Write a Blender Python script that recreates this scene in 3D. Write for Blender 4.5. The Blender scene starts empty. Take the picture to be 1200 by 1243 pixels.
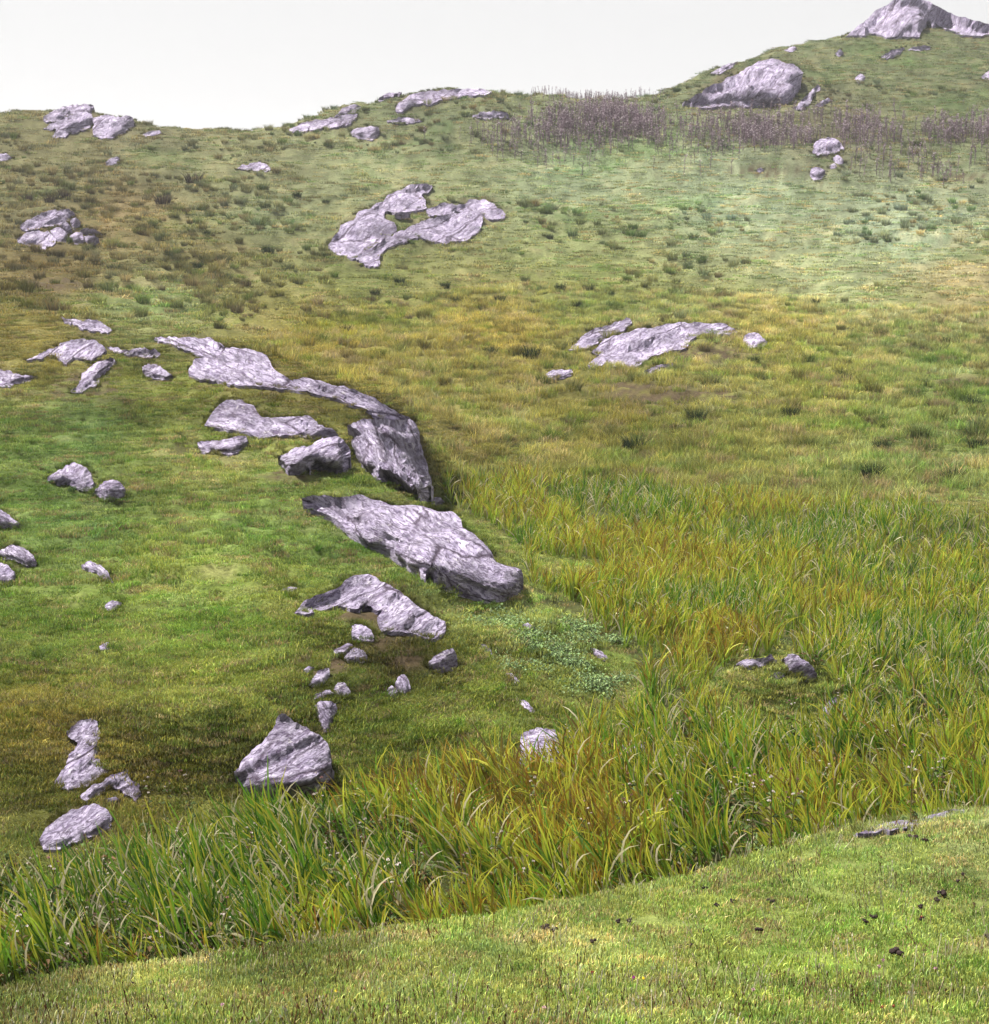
import bpy, bmesh, math, random
import numpy as np
from mathutils import Vector
from mathutils.geometry import delaunay_2d_cdt
random.seed(7); rng = np.random.default_rng(11)
scene = bpy.context.scene
COL = scene.collection

# ------------------------------------------------------------------ camera
CAM_Z, PITCH, VFOV = 6.4, math.radians(9.7), math.radians(35)
cd = bpy.data.cameras.new('camera'); cam = bpy.data.objects.new('camera', cd); COL.objects.link(cam)
cam.location = (0, 0, CAM_Z); cam.rotation_euler = (math.pi/2 - PITCH, 0, 0)
cd.sensor_fit = 'VERTICAL'; cd.angle_y = VFOV; cd.sensor_height = 24
cd.lens = 12/math.tan(VFOV/2); cd.clip_end = 3000; cd.clip_start = .1
scene.camera = cam
# ------------------------------------------------------------------ world, sun, exposure
SUN_EL, SUN_AZ = math.radians(60), math.radians(-62)      # azimuth from +Y (away from the camera), negative = left
EXPO = 1.6
w = bpy.data.worlds.new('World'); scene.world = w; w.use_nodes = True
nt = w.node_tree; nt.nodes.clear()
sky = nt.nodes.new('ShaderNodeTexSky'); sky.sky_type = 'NISHITA'; sky.sun_disc = False
sky.sun_elevation = SUN_EL; sky.sun_rotation = SUN_AZ; sky.air_density = 1.0; sky.dust_density = 3.0
mx = nt.nodes.new('ShaderNodeMix'); mx.data_type = 'RGBA'; mx.inputs[0].default_value = .98
mx.inputs[7].default_value = (2.62, 2.60, 2.60, 1)           # thin white cloud over the whole sky
bg = nt.nodes.new('ShaderNodeBackground'); bg.inputs[1].default_value = .1
wo = nt.nodes.new('ShaderNodeOutputWorld')
nt.links.new(sky.outputs[0], mx.inputs[6]); nt.links.new(mx.outputs[2], bg.inputs[0]); nt.links.new(bg.outputs[0], wo.inputs[0])
sl = bpy.data.lights.new('sun', 'SUN'); sl.energy = 5.0; sl.angle = math.radians(2.0); sl.color = (1, .95, .87)
sun = bpy.data.objects.new('sun', sl); COL.objects.link(sun); sun.location = (-20, 40, 60)
sd = Vector((math.sin(SUN_AZ)*math.cos(SUN_EL), math.cos(SUN_AZ)*math.cos(SUN_EL), math.sin(SUN_EL)))
sun.rotation_euler = sd.to_track_quat('Z', 'Y').to_euler()
scene.view_settings.view_transform = 'Standard'; scene.view_settings.look = 'None'
scene.view_settings.exposure = EXPO; scene.view_settings.gamma = 1
scene.render.engine = 'CYCLES'; scene.cycles.adaptive_threshold = .02; scene.cycles.max_bounces = 4; scene.cycles.diffuse_bounces = 2
scene.cycles.transmission_bounces = 3; scene.cycles.transparent_max_bounces = 4; scene.cycles.caustics_reflective = False

# ------------------------------------------------------------------ helpers
W0, H0 = 1200., 1243.
FPX = H0/2/math.tan(VFOV/2); SP, CP = math.sin(PITCH), math.cos(PITCH)
def ray(px, py):
    """picture point -> slopes (x per metre of depth, z per metre of depth)"""
    xc = (np.asarray(px, float)-W0/2)/FPX; yc = -(np.asarray(py, float)-H0/2)/FPX
    dy = CP + yc*SP; dz = -SP + yc*CP
    return xc/dy, dz/dy
def project(P):
    P = np.asarray(P, float); x, y, z = P[..., 0], P[..., 1], P[..., 2]-CAM_Z
    f = y*CP - z*SP; u = y*SP + z*CP
    return W0/2 + FPX*x/f, H0/2 - FPX*u/f
def srgb(c):
    c = np.asarray(c, float)/255.
    return np.where(c <= .04045, c/12.92, ((c+.055)/1.055)**2.4)
def hash01(ix, iy, iz, seed):
    h = (ix.astype(np.int64)*374761393 + iy.astype(np.int64)*668265263 + iz.astype(np.int64)*2147483647 + seed*1274126177) & 0xffffffff
    h = ((h ^ (h >> 13))*1274126177) & 0xffffffff
    h = ((h ^ (h >> 15))*2246822519) & 0xffffffff
    return ((h ^ (h >> 16)) & 0xffffff)/float(0xffffff)
def vnoise(P, seed=0):
    P = np.asarray(P, float)
    if P.shape[-1] == 2: P = np.concatenate([P, np.zeros(P.shape[:-1]+(1,))], -1); two = True
    else: two = False
    i = np.floor(P); f = P-i; f = f*f*f*(f*(f*6-15)+10); i = i.astype(np.int64)
    r = 0
    for dz in ((0,) if two else (0, 1)):
        for dy in (0, 1):
            for dx in (0, 1):
                wgt = (f[..., 0] if dx else 1-f[..., 0])*(f[..., 1] if dy else 1-f[..., 1])
                if not two: wgt = wgt*(f[..., 2] if dz else 1-f[..., 2])
                r = r + wgt*hash01(i[..., 0]+dx, i[..., 1]+dy, i[..., 2]+dz, seed)
    return r*2-1
def fbm(P, octv=4, seed=0, gain=.5):
    a, t, s = 1., 0., 0.
    P = np.asarray(P, float)
    for k in range(octv):
        t = t + a*vnoise(P*2**k + 17.3*k, seed+k); s += a; a *= gain
    return t/s
def sstep(x, a, b):
    t = np.clip((x-a)/(b-a), 0, 1); return t*t*(3-2*t)
def in_poly(px, py, poly):
    r = np.zeros(np.shape(px), bool); n = len(poly)
    for k in range(n):
        x0, y0 = poly[k]; x1, y1 = poly[(k+1) % n]
        if y0 == y1: continue
        c = ((y0 > py) != (y1 > py)) & (px < (x1-x0)*(py-y0)/(y1-y0)+x0)
        r ^= c
    return r
def tag(o, label=None, cat=None, group=None, kind=None):
    if label: o['label'] = label
    if cat: o['category'] = cat
    if group: o['group'] = group
    if kind: o['kind'] = kind
    return o
def link(name, me, parent=None, loc=None):
    o = bpy.data.objects.new(name, me); COL.objects.link(o)
    if loc is not None: o.location = loc
    if parent is not None: o.parent = parent
    return o
def mesh_np(name, V, F, mat=None, smooth=True, col=None):
    """V Nx3, F list/array of tris or quads; col Nx3 vertex colour"""
    me = bpy.data.meshes.new(name); V = np.asarray(V, np.float32)
    F = np.asarray(F, np.int32); k = F.shape[1]
    me.vertices.add(len(V)); me.vertices.foreach_set('co', V.ravel())
    me.loops.add(F.size); me.loops.foreach_set('vertex_index', F.ravel())
    me.polygons.add(len(F)); me.polygons.foreach_set('loop_start', np.arange(0, F.size, k, dtype=np.int32))
    me.polygons.foreach_set('loop_total', np.full(len(F), k, np.int32))
    me.polygons.foreach_set('use_smooth', np.full(len(F), smooth))
    if col is not None:
        a = me.attributes.new('Col', 'FLOAT_COLOR', 'POINT')
        a.data.foreach_set('color', np.concatenate([np.asarray(col, np.float32), np.ones((len(V), 1), np.float32)], 1).ravel())
    me.update(calc_edges=True)
    if mat: me.materials.append(mat)
    return me
# ------------------------------------------------------------------ materials
def nodes(name):
    m = bpy.data.materials.new(name); m.use_nodes = True; t = m.node_tree; t.nodes.clear()
    out = t.nodes.new('ShaderNodeOutputMaterial')
    N = lambda ty, **k: _node(t, ty, k)
    return m, t, N, out
def _node(t, ty, k):
    n = t.nodes.new(ty)
    for a, b in k.items():
        if a == 'ins':
            for q, v in b.items(): n.inputs[q].default_value = v
        else: setattr(n, a, b)
    return n
def leaf_mat(name, trans=.35, rough=.55, spec=.25, inst=False, tintmul=1.0, two=None):
    m, t, N, out = nodes(name); L = t.links.new
    a = N('ShaderNodeAttribute', attribute_name='Col'); c = a.outputs['Color']
    if inst:
        b = N('ShaderNodeAttribute', attribute_name='tint', attribute_type='INSTANCER')
        x = N('ShaderNodeMix', data_type='RGBA', blend_type='MULTIPLY', ins={0: 1.0})
        L(c, x.inputs[6]); L(b.outputs['Color'], x.inputs[7]); c = x.outputs[2]
    p = N('ShaderNodeBsdfPrincipled', ins={'Roughness': rough, 'Specular IOR Level': spec}); L(c, p.inputs['Base Color'])
    tr = N('ShaderNodeBsdfTranslucent'); L(c, tr.inputs[0])
    s = N('ShaderNodeMixShader', ins={0: trans}); L(p.outputs[0], s.inputs[1]); L(tr.outputs[0], s.inputs[2]); L(s.outputs[0], out.inputs[0])
    return m
M_grass = leaf_mat('grass_blade', .3, .7, .12, True)
M_iris = leaf_mat('iris_leaf', .34, .32, .55)
M_weed = leaf_mat('weed', .2, .8, .1)
def ground_mat():
    m, t, N, out = nodes('turf_ground'); L = t.links.new
    a = N('ShaderNodeAttribute', attribute_name='Col'); g = N('ShaderNodeNewGeometry')
    n1 = N('ShaderNodeTexNoise', ins={'Scale': 9., 'Detail': 8., 'Roughness': .7}); L(g.outputs['Position'], n1.inputs['Vector'])
    n2 = N('ShaderNodeTexNoise', ins={'Scale': 1.3, 'Detail': 6., 'Roughness': .65}); L(g.outputs['Position'], n2.inputs['Vector'])
    r1 = N('ShaderNodeMapRange', ins={1: .3, 2: .72, 3: .45, 4: 1.5}); L(n1.outputs[0], r1.inputs[0])
    r2 = N('ShaderNodeMapRange', ins={1: .3, 2: .7, 3: .75, 4: 1.22}); L(n2.outputs[0], r2.inputs[0])
    mu = N('ShaderNodeMath', operation='MULTIPLY'); L(r1.outputs[0], mu.inputs[0]); L(r2.outputs[0], mu.inputs[1])
    x = N('ShaderNodeMix', data_type='RGBA', blend_type='MULTIPLY', ins={0: 1.0}); L(a.outputs['Color'], x.inputs[6]); L(mu.outputs[0], x.inputs[7])
    b = N('ShaderNodeBump', ins={'Strength': .9, 'Distance': .05}); L(n1.outputs[0], b.inputs['Height'])
    p = N('ShaderNodeBsdfPrincipled', ins={'Roughness': .95, 'Specular IOR Level': .05})
    L(x.outputs[2], p.inputs['Base Color']); L(b.outputs[0], p.inputs['Normal']); L(p.outputs[0], out.inputs[0])
    return m
M_ground = ground_mat()
def rock_mat(name='gneiss', k=1.0):
    m, t, N, out = nodes(name); L = t.links.new
    g = N('ShaderNodeNewGeometry'); oi = N('ShaderNodeObjectInfo')
    sc = N('ShaderNodeAttribute', attribute_name='Col')          # strata coordinate of the rock (metres along / across the foliation)
    ns = N('ShaderNodeTexNoise', ins={'Scale': 1., 'Detail': 9., 'Roughness': .68}); L(sc.outputs['Vector'], ns.inputs['Vector'])
    na = N('ShaderNodeTexNoise', ins={'Scale': 1.1, 'Detail': 8., 'Roughness': .62}); L(g.outputs['Position'], na.inputs['Vector'])
    nb = N('ShaderNodeTexNoise', ins={'Scale': 14., 'Detail': 7., 'Roughness': .75}); L(g.outputs['Position'], nb.inputs['Vector'])
    cr = N('ShaderNodeValToRGB'); e = cr.color_ramp.elements
    e[0].position = .37; e[0].color = (.14*k, .115*k, .195*k, 1); e[1].position = .66; e[1].color = (.46*k, .425*k, .525*k, 1)
    q = e.new(.46); q.color = (.26*k, .225*k, .325*k, 1); q = e.new(.54); q.color = (.35*k, .312*k, .425*k, 1)
    ad = N('ShaderNodeMath', operation='MULTIPLY_ADD', ins={1: .64}); L(ns.outputs[0], ad.inputs[0])
    m2 = N('ShaderNodeMath', operation='MULTIPLY', ins={1: .36}); L(nb.outputs[0], m2.inputs[0]); L(m2.outputs[0], ad.inputs[2]); L(ad.outputs[0], cr.inputs[0])
    # lichen and algae: large soft patches of paler and of darker rock
    lr = N('ShaderNodeMapRange', ins={1: .36, 2: .64, 3: .55, 4: 1.15}); L(na.outputs[0], lr.inputs[0])
    x = N('ShaderNodeMix', data_type='RGBA', blend_type='MULTIPLY', ins={0: 1.0}); L(cr.outputs[0], x.inputs[6]); L(lr.outputs[0], x.inputs[7])
    nl = N('ShaderNodeTexNoise', ins={'Scale': 4.5, 'Detail': 5., 'Roughness': .7}); L(g.outputs['Position'], nl.inputs['Vector'])
    ll = N('ShaderNodeMapRange', ins={1: .6, 2: .67, 3: 0., 4: .55}); L(nl.outputs[0], ll.inputs[0])
    x2 = N('ShaderNodeMix', data_type='RGBA', ins={7: (.47, .45, .45, 1)}); L(ll.outputs[0], x2.inputs[0]); L(x.outputs[2], x2.inputs[6])
    # fine dark fissures running with the foliation
    nf = N('ShaderNodeTexNoise', ins={'Scale': 1.6, 'Detail': 6., 'Roughness': .6, 'Distortion': .3}); L(sc.outputs['Vector'], nf.inputs['Vector'])
    fa = N('ShaderNodeMath', operation='SUBTRACT', ins={1: .5}); L(nf.outputs[0], fa.inputs[0])
    fb = N('ShaderNodeMath', operation='ABSOLUTE'); L(fa.outputs[0], fb.inputs[0])
    fr = N('ShaderNodeMapRange', ins={1: .004, 2: .034, 3: 1., 4: 0.}); L(fb.outputs[0], fr.inputs[0])
    fm = N('ShaderNodeMapRange', ins={1: .42, 2: .56, 3: .15, 4: .9}); L(nl.outputs[0], fm.inputs[0]); fk = N('ShaderNodeMath', operation='MULTIPLY'); L(fr.outputs[0], fk.inputs[0]); L(fm.outputs[0], fk.inputs[1])
    x3 = N('ShaderNodeMix', data_type='RGBA', ins={7: (.085, .06, .10, 1)}); L(fk.outputs[0], x3.inputs[0]); L(x2.outputs[2], x3.inputs[6])
    pv = N('ShaderNodeVectorMath', operation='MULTIPLY', ins={1: (2.3, 2.0, 1.)}); L(sc.outputs['Vector'], pv.inputs[0])
    pn = N('ShaderNodeTexNoise', ins={'Scale': 1., 'Detail': 3., 'Roughness': .55}); L(pv.outputs[0], pn.inputs['Vector'])
    pr = N('ShaderNodeMapRange', ins={1: .36, 2: .44, 3: 1., 4: 0.}); L(pn.outputs[0], pr.inputs[0])
    pk = N('ShaderNodeMath', operation='MULTIPLY', ins={1: .75}); L(pr.outputs[0], pk.inputs[0])
    xp = N('ShaderNodeMix', data_type='RGBA', ins={7: (.075, .052, .10, 1)}); L(pk.outputs[0], xp.inputs[0]); L(x3.outputs[2], xp.inputs[6]); x3 = xp
    fz = N('ShaderNodeMath', operation='MAXIMUM'); L(fr.outputs[0], fz.inputs[0]); L(pr.outputs[0], fz.inputs[1]); fr = fz
    wp = N('ShaderNodeMix', data_type='RGBA', blend_type='ADD', ins={0: 1.4}); L(sc.outputs['Color'], wp.inputs[6]); L(nl.outputs['Color'], wp.inputs[7])
    vo = N('ShaderNodeTexVoronoi', feature='DISTANCE_TO_EDGE', ins={'Scale': .16, 'Randomness': 1.}); L(wp.outputs[2], vo.inputs['Vector'])
    vr = N('ShaderNodeMapRange', ins={1: .006, 2: .045, 3: 1., 4: 0.}); L(vo.outputs['Distance'], vr.inputs[0])
    vm = N('ShaderNodeMapRange', ins={1: .40, 2: .55, 3: 0., 4: 1.}); L(na.outputs[0], vm.inputs[0])
    vk = N('ShaderNodeMath', operation='MULTIPLY'); L(vr.outputs[0], vk.inputs[0]); L(vm.outputs[0], vk.inputs[1])
    x4 = N('ShaderNodeMix', data_type='RGBA', ins={7: (.05, .036, .058, 1)}); L(vk.outputs[0], x4.inputs[0]); L(x3.outputs[2], x4.inputs[6])
    fx = N('ShaderNodeMath', operation='MAXIMUM'); L(fr.outputs[0], fx.inputs[0]); L(vk.outputs[0], fx.inputs[1]); fr = fx
    hs = N('ShaderNodeMath', operation='MULTIPLY_ADD', ins={1: -.6}); L(fr.outputs[0], hs.inputs[0])
    h2 = N('ShaderNodeMath', operation='ADD'); L(ns.outputs[0], h2.inputs[0]); L(nb.outputs[0], h2.inputs[1]); L(h2.outputs[0], hs.inputs[2])
    b = N('ShaderNodeBump', ins={'Strength': .85, 'Distance': .06}); L(hs.outputs[0], b.inputs['Height'])
    p = N('ShaderNodeBsdfPrincipled', ins={'Roughness': .9, 'Specular IOR Level': .15})
    L(x4.outputs[2], p.inputs['Base Color']); L(b.outputs[0], p.inputs['Normal']); L(p.outputs[0], out.inputs[0])
    return m
M_rock = rock_mat(k=1.0)
def plain_mat(name, c, rough=.9):
    m, t, N, out = nodes(name); L = t.links.new
    g = N('ShaderNodeNewGeometry'); n = N('ShaderNodeTexNoise', ins={'Scale': 60., 'Detail': 4.}); L(g.outputs['Position'], n.inputs['Vector'])
    r = N('ShaderNodeMapRange', ins={1: .3, 2: .7, 3: .6, 4: 1.4}); L(n.outputs[0], r.inputs[0])
    x = N('ShaderNodeMix', data_type='RGBA', blend_type='MULTIPLY', ins={0: 1., 6: (*c, 1)}); L(r.outputs[0], x.inputs[7])
    p = N('ShaderNodeBsdfPrincipled', ins={'Roughness': rough, 'Specular IOR Level': .1}); L(x.outputs[2], p.inputs['Base Color']); L(p.outputs[0], out.inputs[0])
    return m
M_dung = plain_mat('dung', (.022, .015, .014))

# ------------------------------------------------------------------ the lie of the land
ctl = []                                                        # (a = x/depth, ln depth, z)
def pt(px, py, D):
    a, t = ray(px, py); ctl.append((float(a), math.log(D), CAM_Z+float(t)*D))
def pz(px, py, z):
    a, t = ray(px, py); D = (z-CAM_Z)/float(t); ctl.append((float(a), math.log(D), z))
def az(a, D, z): ctl.append((a, math.log(D), z))
for a in (-.8, -.4, 0, .4, .8): az(a, 1.5, 4.75); az(a, 3, 4.25+.05*a)
for px, D in ((-700, 6.2), (-300, 6.2), (0, 6.3), (600, 6.5), (1200, 6.9), (1500, 7.1), (1900, 7.3)): pt(px, 1243, D)
crest = [(-700, 1330, 7.6), (-300, 1262, 8.0), (0, 1214, 8.5), (300, 1166, 9.2), (600, 1118, 10.), (900, 1052, 11.), (1060, 1003, 11.7), (1200, 983, 12.2), (1500, 930, 13), (1900, 870, 13.5)]
for px, py, D in crest:
    pt(px, py, D); a, t = ray(px, py)
    az(float(a), D*1.27, .06); az(float(a), D*1.13, max(CAM_Z+float(t)*D*1.13-.22, .5))
    pt(px, (py+1243)/2 if py < 1243 else py-20, (D+6.5)/2)
for px, py, z in ((100, 1140, .0), (250, 1100, 0), (-200, 1140, .1), (-600, 1100, .3), (400, 1010, 0), (600, 955, .02), (700, 1050, 0), (900, 980, 0), (1200, 920, 0), (1100, 800, 0), (900, 700, 0), (1200, 700, 0),
                  (760, 800, .05), (690, 800, .16), (800, 610, .05), (1200, 625, .1), (620, 600, .08), (1500, 700, .1), (1500, 900, 0), (1900, 800, .3), (650, 690, .12), (1000, 640, .0), (560, 590, .15), (1800, 640, .6), (760, 900, 0)): pz(px, py, z)
for px, py, D in (
    # meadow and sedge flat behind the bog
    (800, 480, 57), (550, 500, 53), (1150, 480, 56), (1500, 480, 57), (620, 440, 64), (800, 400, 75), (1150, 400, 74), (500, 400, 72), (330, 410, 66), (1500, 400, 75), (600, 350, 84), (350, 360, 78), (1000, 340, 87), (1500, 340, 87),
    (800, 285, 97), (1150, 285, 98), (500, 300, 92), (480, 240, 103), (250, 285, 91), (50, 300, 84), (-300, 300, 82), (1500, 280, 98), (100, 240, 100), (-300, 240, 96), (700, 220, 110), (1000, 220, 111), (1300, 225, 111),
    (300, 200, 110), (50, 190, 110), (700, 175, 118), (900, 160, 120), (1150, 165, 120), (450, 175, 117), (150, 360, 70), (0, 350, 67), (-300, 350, 65), (1500, 170, 121),
    # right hill
    (880, 120, 128), (1000, 125, 128), (1180, 130, 127), (1080, 80, 142), (1000, 90, 138), (1180, 75, 146), (1500, 130, 135),
    # knoll
    (200, 408, 47), (60, 392, 48), (-100, 388, 49), (-400, 380, 52), (300, 430, 44.5), (200, 450, 43), (30, 460, 40.5), (-200, 450, 41), (250, 500, 38), (250, 550, 34.3), (30, 550, 33), (-250, 550, 33), (250, 600, 31), (250, 650, 28), (30, 630, 28.2), (250, 700, 25.2), (50, 700, 24.5),
    (300, 750, 22.7), (50, 760, 22.4), (300, 800, 20.7), (150, 800, 20.8), (220, 850, 19.1), (220, 874, 18.5), (130, 855, 18.9), (280, 880, 18.35), (50, 850, 19.5), (20, 950, 17.8), (-300, 800, 20), (-300, 650, 27), (-300, 950, 17.5),
    (220, 955, 18.15), (130, 1010, 17.0), (340, 965, 18.0), (60, 1030, 16.5),
    (420, 480, 41), (380, 560, 34.3), (400, 600, 32.), (480, 480, 39.3), (505, 520, 38.3), (450, 590, 33.), (500, 660, 28.8),
    (340, 680, 26.6), (450, 725, 24.6), (380, 740, 23.6), (450, 780, 22.0), (450, 840, 20.2), (450, 895, 19.0), (560, 780, 22.4), (560, 850, 20.4), (540, 720, 25.2), (350, 850, 19.4), (420, 930, 18.4), (600, 900, 19.1)): pt(px, py, D)
for px, py in ((525, 606), (545, 640), (600, 660)): pz(px, py, .2)
pz(380, 445, 1.9 if False else 1.6); ctl.pop()
for px, py, D in ((-600, 150, 118), (-300, 146, 118), (0, 140, 120), (90, 136, 121), (170, 150, 121), (215, 158, 122), (270, 157, 124), (340, 157, 124), (420, 132, 125), (540, 111, 126), (650, 113, 126), (720, 121, 126), (757, 125, 129), (850, 92, 138), (950, 60, 148),
                  (1035, 42, 155), (1120, 34, 158), (1200, 44, 158), (1500, 75, 158), (1900, 90, 158)):
    pt(px, py, D); a, t = ray(px, py); z = CAM_Z+float(t)*D
    az(float(a), D*1.1, z-1.6); az(float(a), D*1.4, z*.5)
for a in (-.7, -.3, 0, .3, .7): az(a, 400, 2); az(a, 900, -2)
ctl = np.array(ctl)
def tps_fit(C, lam=2e-4):
    P, z = C[:, :2], C[:, 2]; n = len(P)
    r2 = ((P[:, None]-P[None])**2).sum(-1); K = .5*r2*np.log(r2+1e-12)
    Q = np.concatenate([np.ones((n, 1)), P], 1)
    A = np.zeros((n+3, n+3)); A[:n, :n] = K+lam*np.eye(n); A[:n, n:] = Q; A[n:, :n] = Q.T
    return np.linalg.solve(A, np.concatenate([z, np.zeros(3)]))
TW = tps_fit(ctl)
def tps(a, l):
    sh = a.shape; P = np.stack([a.ravel(), l.ravel()], 1).astype(np.float32); out = np.empty(len(P), np.float32)
    C = ctl[:, :2].astype(np.float32); wv = TW[:-3].astype(np.float64)
    for s in range(0, len(P), 20000):
        p = P[s:s+20000]; r2 = (p[:, None, 0]-C[None, :, 0])**2+(p[:, None, 1]-C[None, :, 1])**2
        out[s:s+20000] = (.5*r2*np.log(r2+1e-12)) @ wv + TW[-3]+p @ TW[-2:]
    return out.reshape(sh)
NA, ND, AMAX = 600, 900, .72
aa = np.linspace(-AMAX, AMAX, NA); aa = .55*aa + .45*aa**3/AMAX**2
aa = aa*(AMAX/aa[-1])
LD0, LD1 = math.log(1.6), math.log(900.)
ll_ = np.linspace(0, 1, ND); LD = LD0+(LD1-LD0)*(ll_*1.06-.06*ll_**6)
DD = np.exp(LD)
A2, L2 = np.meshgrid(aa, LD, indexing='ij'); D2 = np.exp(L2); X2 = A2*D2
Z2 = np.zeros(A2.shape)
ca = np.linspace(0, NA-1, NA//3).round().astype(int); cl = np.linspace(0, ND-1, ND//3).round().astype(int)
Zc = tps(A2[np.ix_(ca, cl)], L2[np.ix_(ca, cl)])
T_ = np.stack([np.interp(np.arange(ND), cl, Zc[i]) for i in range(len(ca))])
Z2 = np.stack([np.interp(np.arange(NA), ca, T_[:, j]) for j in range(ND)], 1)
bogm = (D2 > 10.5) & (D2 < 60)
Z2 = np.where(bogm & (Z2 < .15), .15*np.exp((np.minimum(Z2, .15)-.15)/.15)*1.0-.0, Z2)        # the bog never sinks far below its level
def bump(px, py, D, rx, ry, h, pw=1.):
    global Z2
    a, t = ray(px, py); x0, y0 = float(a)*D, D
    r = ((X2-x0)/rx)**2+((D2-y0)/ry)**2; Z2 = Z2+h*np.exp(-r**pw)
bump(945, 852, 21.6, .72, .6, .62, 1.8)
bump(975, 195, 114, 4.5, 2.5, 1.1); bump(60, 270, 91, 3.5, 2.5, .7)
bump(470, 285, 95, 5, 3, .5); bump(800, 420, 71, 5.5, 3., .9)
bump(455, 738, 24.0, 1.0, .55, .26, 1.5)
bump(228, 872, 18.7, 1.05, .6, .22, 1.6)
bump(480, 790, 21.9, .9, .8, .22, 1.3); bump(420, 705, 25.6, 1.2, .7, .18); bump(100, 440, 43, 2.5, 1.6, .35); bump(280, 470, 41, 1.6, 1.2, .3)
PX2, PY2 = project(np.stack([X2, D2, Z2], -1))
far = sstep(D2, 40, 75); W2 = np.stack([X2, D2], -1)
irbog = (Z2 < .3) & bogm
bankf = 1-sstep(D2, 8.5, 13)
hum = fbm(W2*.38, 2, 2)*.24*sstep(D2, 17, 26) + fbm(W2*.95, 3, 3)*(.17+.07*sstep(D2, 19, 26)) + fbm(W2*3.0, 3, 5)*.06
hf = fbm(W2*.16, 3, 8)*.5*sstep(D2, 60, 110) + fbm(W2*.5, 3, 9)*.34 + fbm(W2*1.5, 3, 12)*.2
hb = fbm(W2*.9, 3, 21)*.05 + fbm(W2*5, 2, 22)*.016
Z2 = Z2 + np.where(irbog, .2, 1)*(1-bankf)*(hum*(1-far)+hf*far) + bankf*hb*sstep(D2, 2, 5)
PX2, PY2 = project(np.stack([X2, D2, Z2], -1))
def zat(x, y):
    a = x/y; i = np.clip(np.interp(a, aa, np.arange(NA)), 0, NA-1.001); j = np.clip(np.interp(np.log(y), LD, np.arange(ND)), 0, ND-1.001)
    i0, j0 = i.astype(int), j.astype(int); fi, fj = i-i0, j-j0
    return (Z2[i0, j0]*(1-fi)+Z2[i0+1, j0]*fi)*(1-fj)+(Z2[i0, j0+1]*(1-fi)+Z2[i0+1, j0+1]*fi)*fj
def hit(px, py, b=0., dlo=2., dhi=400., rec=0.):
    """first meeting of the sight line with the land raised by b; where it passes over, the nearest approach"""
    px = np.atleast_1d(np.asarray(px, float)); py = np.atleast_1d(np.asarray(py, float)); b = np.broadcast_to(np.asarray(b, float), px.shape)
    D = np.empty(len(px)); js = np.where((DD > dlo) & (DD < dhi))[0]; d = DD[js]
    for s in range(0, len(px), 2000):
        a, t = ray(px[s:s+2000], py[s:s+2000]); i = np.clip(np.interp(a, aa, np.arange(NA)), 0, NA-1.001); i0 = i.astype(int); f = (i-i0)[:, None]
        g = CAM_Z+t[:, None]*d[None] - (Z2[i0][:, js]*(1-f)+Z2[i0+1][:, js]*f) - b[s:s+2000, None]
        neg = g <= 0; k = np.argmax(neg, 1); ok = neg.any(1); k = np.where(ok, k, np.argmin(g, 1))
        r = np.arange(len(k)); km = np.maximum(k-1, 0); g0, g1 = g[r, km], g[r, k]
        u = np.where(ok & (k > 0) & (g0 > 0), g0/np.maximum(g0-g1, 1e-9), 1.)
        D[s:s+2000] = d[km]+(d[k]-d[km])*np.clip(u, 0, 1)+np.where(ok, 0, rec*np.maximum(g1, 0))
    return D
def ground(px, py, dlo=2., dhi=400.):
    D = hit(px, py, 0, dlo, dhi); a, t = ray(px, py); x = np.atleast_1d(a)*D
    return np.stack([x, D, zat(x, D)], 1)

# ------------------------------------------------------------------ rocks: traced outlines (crop x0, y0, scale)
C1 = (0, 0, 3.); C2 = (350, 80, 3.); C3 = (750, 0, 2.667); C4 = (600, 300, 2.); C5 = (0, 370, 3.36); C6 = (180, 390, 2.553); C7 = (340, 680, 2.727); C8 = (0, 740, 2.857); C12 = (750, 680, 2.667); C10 = (800, 900, 3.)
ROCKS = []
def R(name, label, crop, polys, H=.2, q=.6, ang=-20, grp=None, rough=1., dfac=1.16, piece='slab', rec=3.):
    P = []
    for p in polys:
        P.append([(crop[0]+x/crop[2], crop[1]+y/crop[2]) for x, y in zip(p[0::2], p[1::2])])
    ROCKS.append(dict(name=name, label=label, polys=P, H=H, q=q, ang=ang, grp=grp, rough=rough, dfac=dfac, piece=piece, rec=rec))
# skyline and far hillside
R('rock_outcrop', 'domed grey outcrop on the ridge at the low end of the skyline', C1, [
  (158,430,200,400,250,385,300,377,337,384,332,404,300,410,250,422,215,442,170,444), (158,467,215,440,260,418,310,408,335,415,338,445,325,470,290,475,255,480,235,495,200,505,190,495,205,470),
  (340,430,370,418,420,424,470,425,492,438,485,455,455,480,410,500,370,505,345,490,335,465)], H=1.0, ang=-25)
R('stone', 'flat pale stone just beside the domed ridge outcrop', C1, [(518,492,545,478,580,475,588,486,560,493,530,498)], H=.25)
R('stone', 'small pale lump of rock in grass below the domed ridge outcrop', C1, [(378,597,405,575,425,571,439,585,420,600,395,605)], H=.4)
R('stone', 'low whitish stone lying alone on the slope above the sparse dark rush tufts', C1, [(862,612,900,597,940,589,970,597,982,613,960,622,900,617)], H=.35)
R('stone', 'pale stone on tawny slope below the ridge, cut by the picture edge', C1, [(-20,565,20,558,42,572,20,584,-20,586)], H=.3)
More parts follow.
